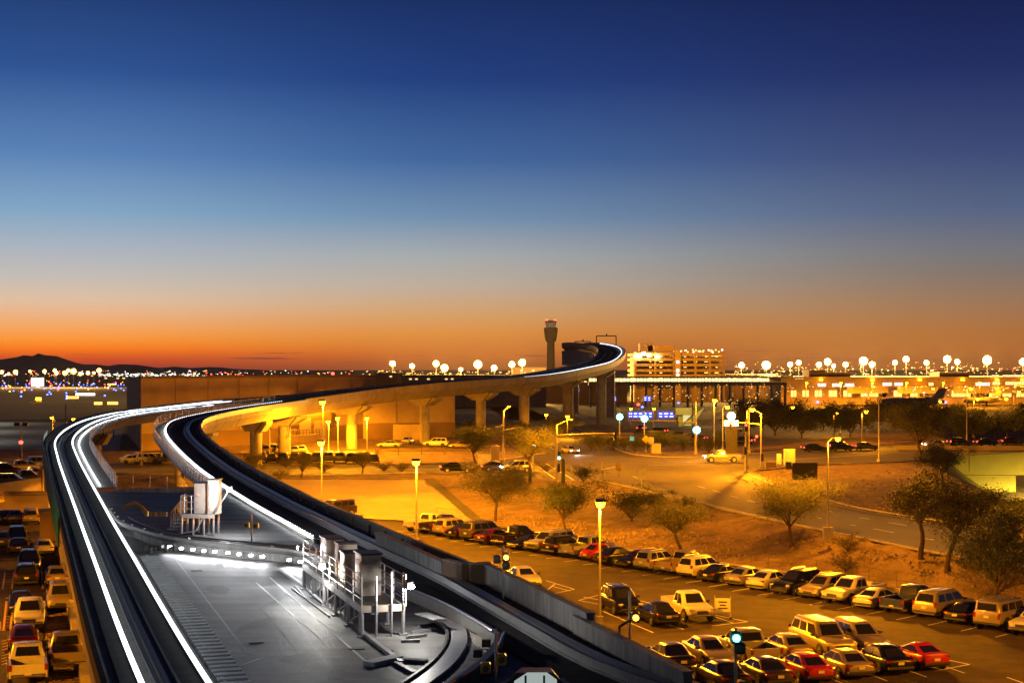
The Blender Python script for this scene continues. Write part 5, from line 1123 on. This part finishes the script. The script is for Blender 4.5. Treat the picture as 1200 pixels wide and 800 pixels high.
# ------------------------------------------------------------------ terminal on the right
def terminal():
    d = 600.0; s = d/1800; X = lambda x: (x-600)*s; Z = lambda y: 16-(y-432)*s
    t = empty('terminal_building', (0,0,0), 0, 'long low airport terminal with lit windows and gates at right', 'building')
    MB().box(((X(915)+X(1290))/2,d+25,(Z(443)+PZ)/2),(X(1290)-X(915),50,Z(443)-PZ)).build('wall', M['stucco'], t)
    MB().box(((X(913)+X(1292))/2,d+24,Z(442.3)),(X(1292)-X(913),54,.7)).build('roof', M['stucco'], t)
    for x0, x1, y0, y1 in ((951,970,433.5,443),(971,1000,436,443),(1105,1140,436,443),(925,932,440,446)): MB().box(((X(x0)+X(x1))/2,d+12,(Z(y0)+Z(y1))/2),(X(x1)-X(x0),14,Z(y0)-Z(y1))).build('roof_house', M['stuccod'], t)
    for x0, x1, y, m in ((958,968,451,'winC'),(975,985,451,'winC'),(990,1001,451,'winC'),(1034,1045,450,'winC'),(1048,1058,450,'winC'),(1088,1094,450,'winE'),(1143,1160,450,'winC'),(1163,1172,449,'winE'),(1178,1200,449,'winE'),(1162,1171,441,'winE'),(1175,1200,441,'winE'),(931,942,442,'winE')):
        n = max(1,int((x1-x0)/3)); 
        for k in range(n): MB().box((X(x0+(k+.5)*(x1-x0)/n),d-.06,Z(y)),((X(x1)-X(x0))/n-.2,.1,1.2)).build('window', M[m], t)
    for x, w in ((930,6),(944,7),(959,8),(976,9),(993,9),(1013,8),(1024,10),(1052,9),(1072,10),(1120,9),(1131,12),(1163,8),(1180,10),(1196,9)):
        o = MB().box((X(x),d-.06,Z(461)),(w*s,.12,2.4)).build('lit_gate', emit('gate_glow',(1,.55,.10),2.6,False), t)
        MB().box((X(x),d-.14,Z(461)),(.25,.06,2.4)).build('mullion', M['stuccod'], o)
    for x in (1012,1070,1135,1180): MB().box((X(x),d-7,Z(456.5)),(16,4,2.6),.35).build('jet_bridge', M['beige'], t); MB().cyl((X(x),d-8,PZ),(X(x),d-8,Z(457)),.4,n=8).build('bridge_leg', M['beige'], t)
    for x in (960,1020,1075,1125,1165,1195): spot('apron_light', (X(x),d-4,Z(446)), 40000, SOD, t, 160, .9, (X(x),d-24,0), .6); MB().bbox((X(x),d-3.6,Z(445)),(1.2,.6,.5),.05).build('apron_lamp', M['sodL'], t)
terminal()
for k, x in enumerate((945,985,1022,1062,1105,1148,1190)):  # lamp posts added to brighten the terminal front
    q = D(x,448,572); zt = q.z; q.z = PZ; lamp(q, zt-PZ, 'added facade lamp post before the terminal, %s from the left' % ORD[k], 3000, hs=1.8, group='added facade lamp posts before the terminal', name='added_facade_lamp')
def airplane(x, y, d, rz, label, sc=1.0):
    q = D(x,y,d); t = empty('airplane', (q.x,q.y,PZ), rz, label, 'airplane'); t.scale = (sc,)*3; m = mat('airplane_paint',(.34,.33,.33),.4,.1)
    MB().lathe([(.05,-11.5),(.5,-11),(1.0,-8.5),(1.35,-5),(1.35,6),(1.2,8.2),(.8,9.6),(.1,10.4)],16,(0,0,2.6),'x').build('fuselage', m, t, smooth=True)
    for s_ in (1,-1):
        MB().add([(1.5,s_*1.0,2.0),(-2.2,s_*1.0,2.0),(-4.2,s_*10.5,2.7),(-2.9,s_*10.5,2.7),(1.5,s_*1.0,2.3),(-2.2,s_*1.0,2.3),(-4.2,s_*10.5,2.8),(-2.9,s_*10.5,2.8)],[(0,1,2,3),(7,6,5,4),(0,1,5,4),(1,2,6,5),(2,3,7,6),(3,0,4,7)]).build('wing', m, t)
        MB().lathe([(.4,-1.6),(.65,-1),(.7,1.0),(.55,1.5)],12,(-6.2,s_*2.0,3.4),'x').build('engine', m, t)
        MB().add([(-9.4,0,7.2),(-11.4,0,7.2),(-12.2,s_*3.8,7.3),(-11.2,s_*3.8,7.3),(-9.4,0,7.4),(-11.4,0,7.4),(-12.2,s_*3.8,7.4),(-11.2,s_*3.8,7.4)],[(0,1,2,3),(7,6,5,4),(0,1,5,4),(1,2,6,5),(2,3,7,6),(3,0,4,7)]).build('tailplane', m, t)
        MB().cyl((-1,s_*2,0),(-1,s_*2,2),.35,n=10).build('main_gear', M['tyre'], t)
    MB().add([(-6.5,-.15,3.6),(-10.8,-.15,3.6),(-12.0,-.1,7.5),(-9.6,-.1,7.5),(-6.5,.15,3.6),(-10.8,.15,3.6),(-12.0,.1,7.5),(-9.6,.1,7.5)],[(0,1,2,3),(7,6,5,4),(0,1,5,4),(1,2,6,5),(2,3,7,6),(3,0,4,7)]).build('fin', m, t)
    MB().cyl((8,0,0),(8,0,1.6),.3,n=10).build('nose_gear', M['tyre'], t)
airplane(1068,464,535,math.pi-.12,'dark twin-engine airplane parked before the terminal')
airplane(1150,468,575,math.pi+.5,'pale airplane nosed in at the right-hand gates',.9)
# pale green canopy building, blue signs
t = empty('toll_building', (0,0,0), 0, 'pale green building with a slanting wing canopy behind the junction', 'building'); d = 372.0; s = d/1800; X = lambda x: (x-600)*s; Z = lambda y: 16-(y-432)*s
MB().box(((X(792)+X(812))/2,d+3,(Z(478)+Z(486))/2),(X(812)-X(792),6,Z(478)-Z(486))).build('upper_block', M['grn'], t); MB().box(((X(795)+X(801))/2,d+3,(Z(486)+PZ)/2),(X(801)-X(795),4,Z(486)-PZ)).build('leg_block', M['grn'], t)
MB().box(((X(802)+X(812))/2,d+4,(Z(486)+PZ)/2),(X(812)-X(802),2,Z(486)-PZ-.4)).build('glazing', emit('booth_glass',(1,.9,.4),.8,False), t)
MB().prism([(0,0)],0,1) if False else None
m_ = MB(); m_.add([(X(800),d-1,Z(498)),(X(812),d-1,Z(497)),(X(825),d-1,Z(477)),(X(815),d-1,Z(484)),(X(800),d+5,Z(498)),(X(812),d+5,Z(497)),(X(825),d+5,Z(477)),(X(815),d+5,Z(484))],[(0,1,2,3),(7,6,5,4),(0,1,5,4),(1,2,6,5),(2,3,7,6),(3,0,4,7)]); m_.build('wing_canopy', M['grn'], t)
spot('canopy_light', (X(806),d-9,Z(470)), 2600, (1,.9,.35), t, 150, .8, (X(808),d,Z(488)), .4); MB().cyl((X(806),d-9.2,PZ),(X(806),d-9.2,Z(470)),.12,n=7).build('lamp_post', M['polep'], t)
def blue_sign(x0,x1,y0,y1,d,label,post=True):
    s = d/1800; X = lambda x: (x-600)*s; Z = lambda y: 16-(y-432)*s; t = empty('highway_sign', (0,0,0), 0, label, 'sign')
    MB().box(((X(x0)+X(x1))/2,d,(Z(y0)+Z(y1))/2),(X(x1)-X(x0),.2,Z(y0)-Z(y1))).build('board', M['signB'], t); n = max(2,int((x1-x0)/5)); w = (X(x1)-X(x0))
    for k in range(n):
        for r_ in range(2): MB().box((X(x0)+w*(k+.5)/n,d-.13,Z(y0)-(Z(y0)-Z(y1))*(.3+.4*r_)),(w/n*rnd.uniform(.4,.75),.03,(Z(y0)-Z(y1))*.14)).build('lettering', M['signW'], t)
    if post:
        for x in (x0+1,x1-1): MB().cyl((X(x),d+.2,PZ),(X(x),d+.2,Z(y1)),.18,n=6).build('post', M['steel'], t)
blue_sign(736,765,482,490,400,'wide blue lit road sign with three white words, by the tall pier'); blue_sign(771,790,482,490,398,'blue lit road sign, right of the wide one'); blue_sign(754,763,464,470,470,'small blue lit sign above the wide one'); blue_sign(715,722,464,470,470,'small blue lit sign glimpsed between the tall piers'); blue_sign(662,679,455,459,520,'thin blue-white lit sign seen beneath the viaduct')
# ------------------------------------------------------------------ apron floodlight masts on the horizon
MASTS = [(2,436,4),(10,438,3),(18,436,5),(35,435,3),(52,435,4),(64,434,4),(66,437,4),(76,437,5),(80,434,4),(86,435,6),(94,438,4),(103,437,4),(110,437,3),(116,434,5),(460,426,6),(483,429,5),(511,426,6),(521,431,7),(540,433,4),(560,427,8),(579,431,6),(600,427,6),(612,425,7),(869,428,6),(898,428,8),(926,427,5),(936,425,5),(960,427,5),(970,424,7),(977,429,4),(991,427,5),(1012,423,8),(1022,427,6),(1049,425,5),(1062,421,6),(1086,425,5),(1110,421,7),(1122,424,5),(1157,422,9),(1199,424,7)]
for i, (x,y,sz) in enumerate(MASTS):
    d = 1150 if x < 130 else (760 if x < 640 else 700); q = D(x,y,d+rnd.uniform(-25,25)); s = d/1800
    t = empty('floodlight_mast', (q.x,q.y,PZ), 0, 'high apron floodlight mast on the horizon, %s from the left' % (str(i+1)+('th' if 10 <= (i+1)%100 <= 20 else {1:'st',2:'nd',3:'rd'}.get((i+1)%10,'th'))), 'floodlight', 'apron floodlight masts')
    h_ = q.z-PZ; MB().cyl((0,.3,0),(0,.3,h_),.06,.04,6).build('mast', M['plast'], t)
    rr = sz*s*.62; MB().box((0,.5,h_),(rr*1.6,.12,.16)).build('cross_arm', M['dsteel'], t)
    MB().lathe([(rr*.1,.0),(rr*.95,.05),(rr,.2),(rr*.2,.4)],18,(0,0,h_),'y').build('glow_disc', M['sodG'], t)  # yellow emissive disc stands in for the round glow about the lamp
    MB().lathe([(rr*.1,-rr*.3),(rr*.42,-rr*.2),(rr*.52,0),(rr*.4,rr*.1),(rr*.1,rr*.12)],14,(0,0,h_),'y').build('luminaire', M['sodM'], t)
    l_ = bpy.data.lights.new('mast_light', 'POINT'); l_.energy = (72000 if x > 130 else 9000)*sz; l_.color = (1,.5,.1); l_.shadow_soft_size = 1.0
    o_ = bpy.data.objects.new('mast_light', l_); COL.objects.link(o_); o_.parent = t; o_.location = (0,-rr*2.6,h_+rr*.6)
# ------------------------------------------------------------------ far airfield lights and the city
def small_light(name, mesh, q, label, cat, group): tag(link(name, mesh, None, q), label, cat, group)
mb_ = lambda r, m: MB().lathe([(.1*r,0),(r,.3*r),(r,1.2*r),(.1*r,1.6*r)],6).mesh('airfield_light', M[m])
blue = mb_(.5,'blueE'); amb = mb_(.55,'sodS'); red = mb_(.55,'redE')
for i in range(70):
    y = 448+abs(rnd.gauss(0,1))*9; x = rnd.uniform(-5,146)
    if y < 486: small_light('taxiway_light', blue, G(x,y,PZ+.1), 'blue taxiway edge light on the dark airfield at far left', 'airfield light', 'blue taxiway lights')
for i in range(46):
    y = 446+abs(rnd.gauss(0,1))*7; x = rnd.uniform(-5,146)
    if y < 480: am_ = rnd.random() < .7; small_light('airfield_lamp', amb if am_ else red, G(x,y,PZ+.1), 'small %s airfield lamp on the dark airfield at far left' % ('amber' if am_ else 'red'), 'airfield light', '%s airfield lamps' % ('amber' if am_ else 'red'))
for i, (x,y,m_) in enumerate(((976,466,red),(982,463,red),(1024,467,red),(1072,466.5,red),(958,470,blue),(1044,470,blue),(1108,470,blue),(684,468,red),(748,473,red),(753,476,blue),(795,471,blue))):
    small_light('runway_light', m_, G(x,y+4,PZ+.1)+Vector((0,0,.6)), '%s marker light beyond the roads, %s from the left' % ('blue' if m_ is blue else 'red', ORD[sorted((976,982,1024,1072,958,1044,1108,684,748,753,795)).index(x)]), 'marker light', 'marker lights beyond the roads')
for i, (x,y,w,c) in enumerate(((85,467,14,'sodS'),(115,474.5,9,'sodS'),(132,474.3,12,'sodS'),(100,463,22,'whE'),(45,469,6,'sodL'),(131,450,10,'sodS'))):
    q = G(x,y+2,PZ); sc_ = q.y/1800; t = empty('lit_sign_bar', (q.x,q.y,PZ), 0, 'lit runway sign bar on the far left airfield, %s from the left' % ORD[sorted((85,115,132,100,45,131)).index(x)], 'airfield sign'); MB().box((0,0,1.3),(w*sc_,.5,1.0)).build('panel', M[c], t)
    for s_ in (-1,1): MB().cyl((s_*w*sc_*.4,0,0),(s_*w*sc_*.4,0,.8),.15,n=5).build('leg', M['dsteel'], t)
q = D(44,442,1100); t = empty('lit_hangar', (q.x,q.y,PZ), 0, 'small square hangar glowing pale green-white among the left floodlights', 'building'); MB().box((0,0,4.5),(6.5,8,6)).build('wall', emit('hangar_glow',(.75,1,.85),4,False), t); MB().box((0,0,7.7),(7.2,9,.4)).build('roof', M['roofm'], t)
def city(name, n, x0, x1, y0, y1, d0, d1, mats, smin, smax):
    per = {}
    for i in range(n):
        d = rnd.uniform(d0,d1); q = D(rnd.uniform(x0,x1), rnd.uniform(y0,y1), d); s = d/1800*rnd.uniform(smin,smax)
        per.setdefault(rnd.choice(mats), MB()).box(q, (s*rnd.uniform(.8,2.2),s,s*.8))
    for k, m_ in per.items(): m_.build(name, M[k], kind='stuff', label='scattered distant city and airfield lights, read as one mass')
city('city_lights', 210, -10, 445, 434, 440.5, 1800, 3000, ['whE','sodS','sodS','winE','redE'], .4, .95)
city('city_lights', 150, 115, 240, 437.5, 441.5, 1500, 1700, ['winC','winC','whE'], .6, 1.1)
city('city_lights', 150, 850, 1210, 424, 440, 1800, 2600, ['sodS','winE','winE','sodS','redE'], .35, .9)
city('city_lights', 170, 440, 650, 434, 446, 800, 1100, ['sodS','winE','sodS'], .5, 1.2)
city('city_lights', 110, 735, 930, 450, 470, 430, 540, ['sodS','winE','winE'], .4, .9)
city('city_lights', 90, 930, 1210, 452, 465, 560, 596, ['sodS','winE','whE'], .4, .9)
city('city_lights', 240, 860, 1210, 429, 446, 620, 690, ['sodS','winE','sodS'], .4, 1.0)
# low buildings on the horizon
for i, (x0,x1,y0,d,m_) in enumerate(((440,475,438,620,'stuccod'),(470,640,441,560,'stucco'),(600,640,431,900,'stuccod'),(120,300,440,1750,'stuccod'),(850,915,440,660,'stuccod'),(300,450,439,1900,'stuccod'),(640,735,444,620,'stuccod'))):
    s = d/1800; X = lambda x: (x-600)*s; Z = lambda y: 16-(y-432)*s; t = empty('horizon_building', (0,0,0), 0, 'low airport building on the horizon behind the viaduct, %s from the left' % ORD[sorted((440,470,600,120,850,300,640)).index(x0)], 'building')
    MB().box(((X(x0)+X(x1))/2,d+15,(Z(y0)+PZ)/2),(X(x1)-X(x0),30,Z(y0)-PZ)).build('wall', M[m_], t); MB().box(((X(x0)+X(x1))/2,d+15,Z(y0)+.25),(X(x1)-X(x0)+.8,31,.5)).build('roof', M['roofm'], t)
    for k in range(int((x1-x0)/7)):
        if rnd.random() < .6: MB().box((X(x0+4+k*7),d-.06,Z(y0+3)),(s*3,.1,s*1.4)).build('window', M['winE'], t)
# ------------------------------------------------------------------ mountains
def ridge(pts, d, label):
    m_ = MB(); n = len(pts); P_ = []
    for i, (x,y) in enumerate(pts): P_.append(D(x,y,d))
    Q = spline(P_, 90)
    rows = []
    for v in Q:
        f = mnoise.noise(Vector((v.x*.004,0,d)))*14
        rows.append([(v.x,d-900,-5),(v.x,d-350,v.z*.45+f*.5),(v.x,d,v.z+f),(v.x,d+900,-5)])
    vs = [p for r_ in rows for p in r_]; fs = [(i*4+k,(i+1)*4+k,(i+1)*4+k+1,i*4+k+1) for i in range(len(rows)-1) for k in range(3)]
    m_.add(vs, fs); o = m_.build('mountains', M['mount'], kind='structure', raw=True)
ridge([(-300,424),(-100,420),(-30,424),(0,421),(20,418.5),(28,416),(38,416.5),(45,413.3),(52,415.5),(66,417),(80,422),(95,426),(112,427),(125,429),(160,432)], 11000, '')
ridge([(90,432),(118,430),(140,426.5),(160,427.5),(185,431),(205,429.5),(222,431),(245,429.5),(275,432),(300,433)], 13000, '')
# ------------------------------------------------------------------ evening haze
hz = MB().box((0,5950,62), (17000,12200,140)).build('haze', None, kind='stuff')
hm = bpy.data.materials.new('haze'); hm.use_nodes = True; nt = hm.node_tree; nt.nodes.clear()
ou = nt.nodes.new('ShaderNodeOutputMaterial'); pv = nt.nodes.new('ShaderNodeVolumePrincipled'); pv.inputs['Color'].default_value = (.9,.86,.82,1); pv.inputs['Density'].default_value = HAZE; pv.inputs['Anisotropy'].default_value = .2
nt.links.new(pv.outputs[0], ou.inputs['Volume']); hz.data.materials.append(hm)
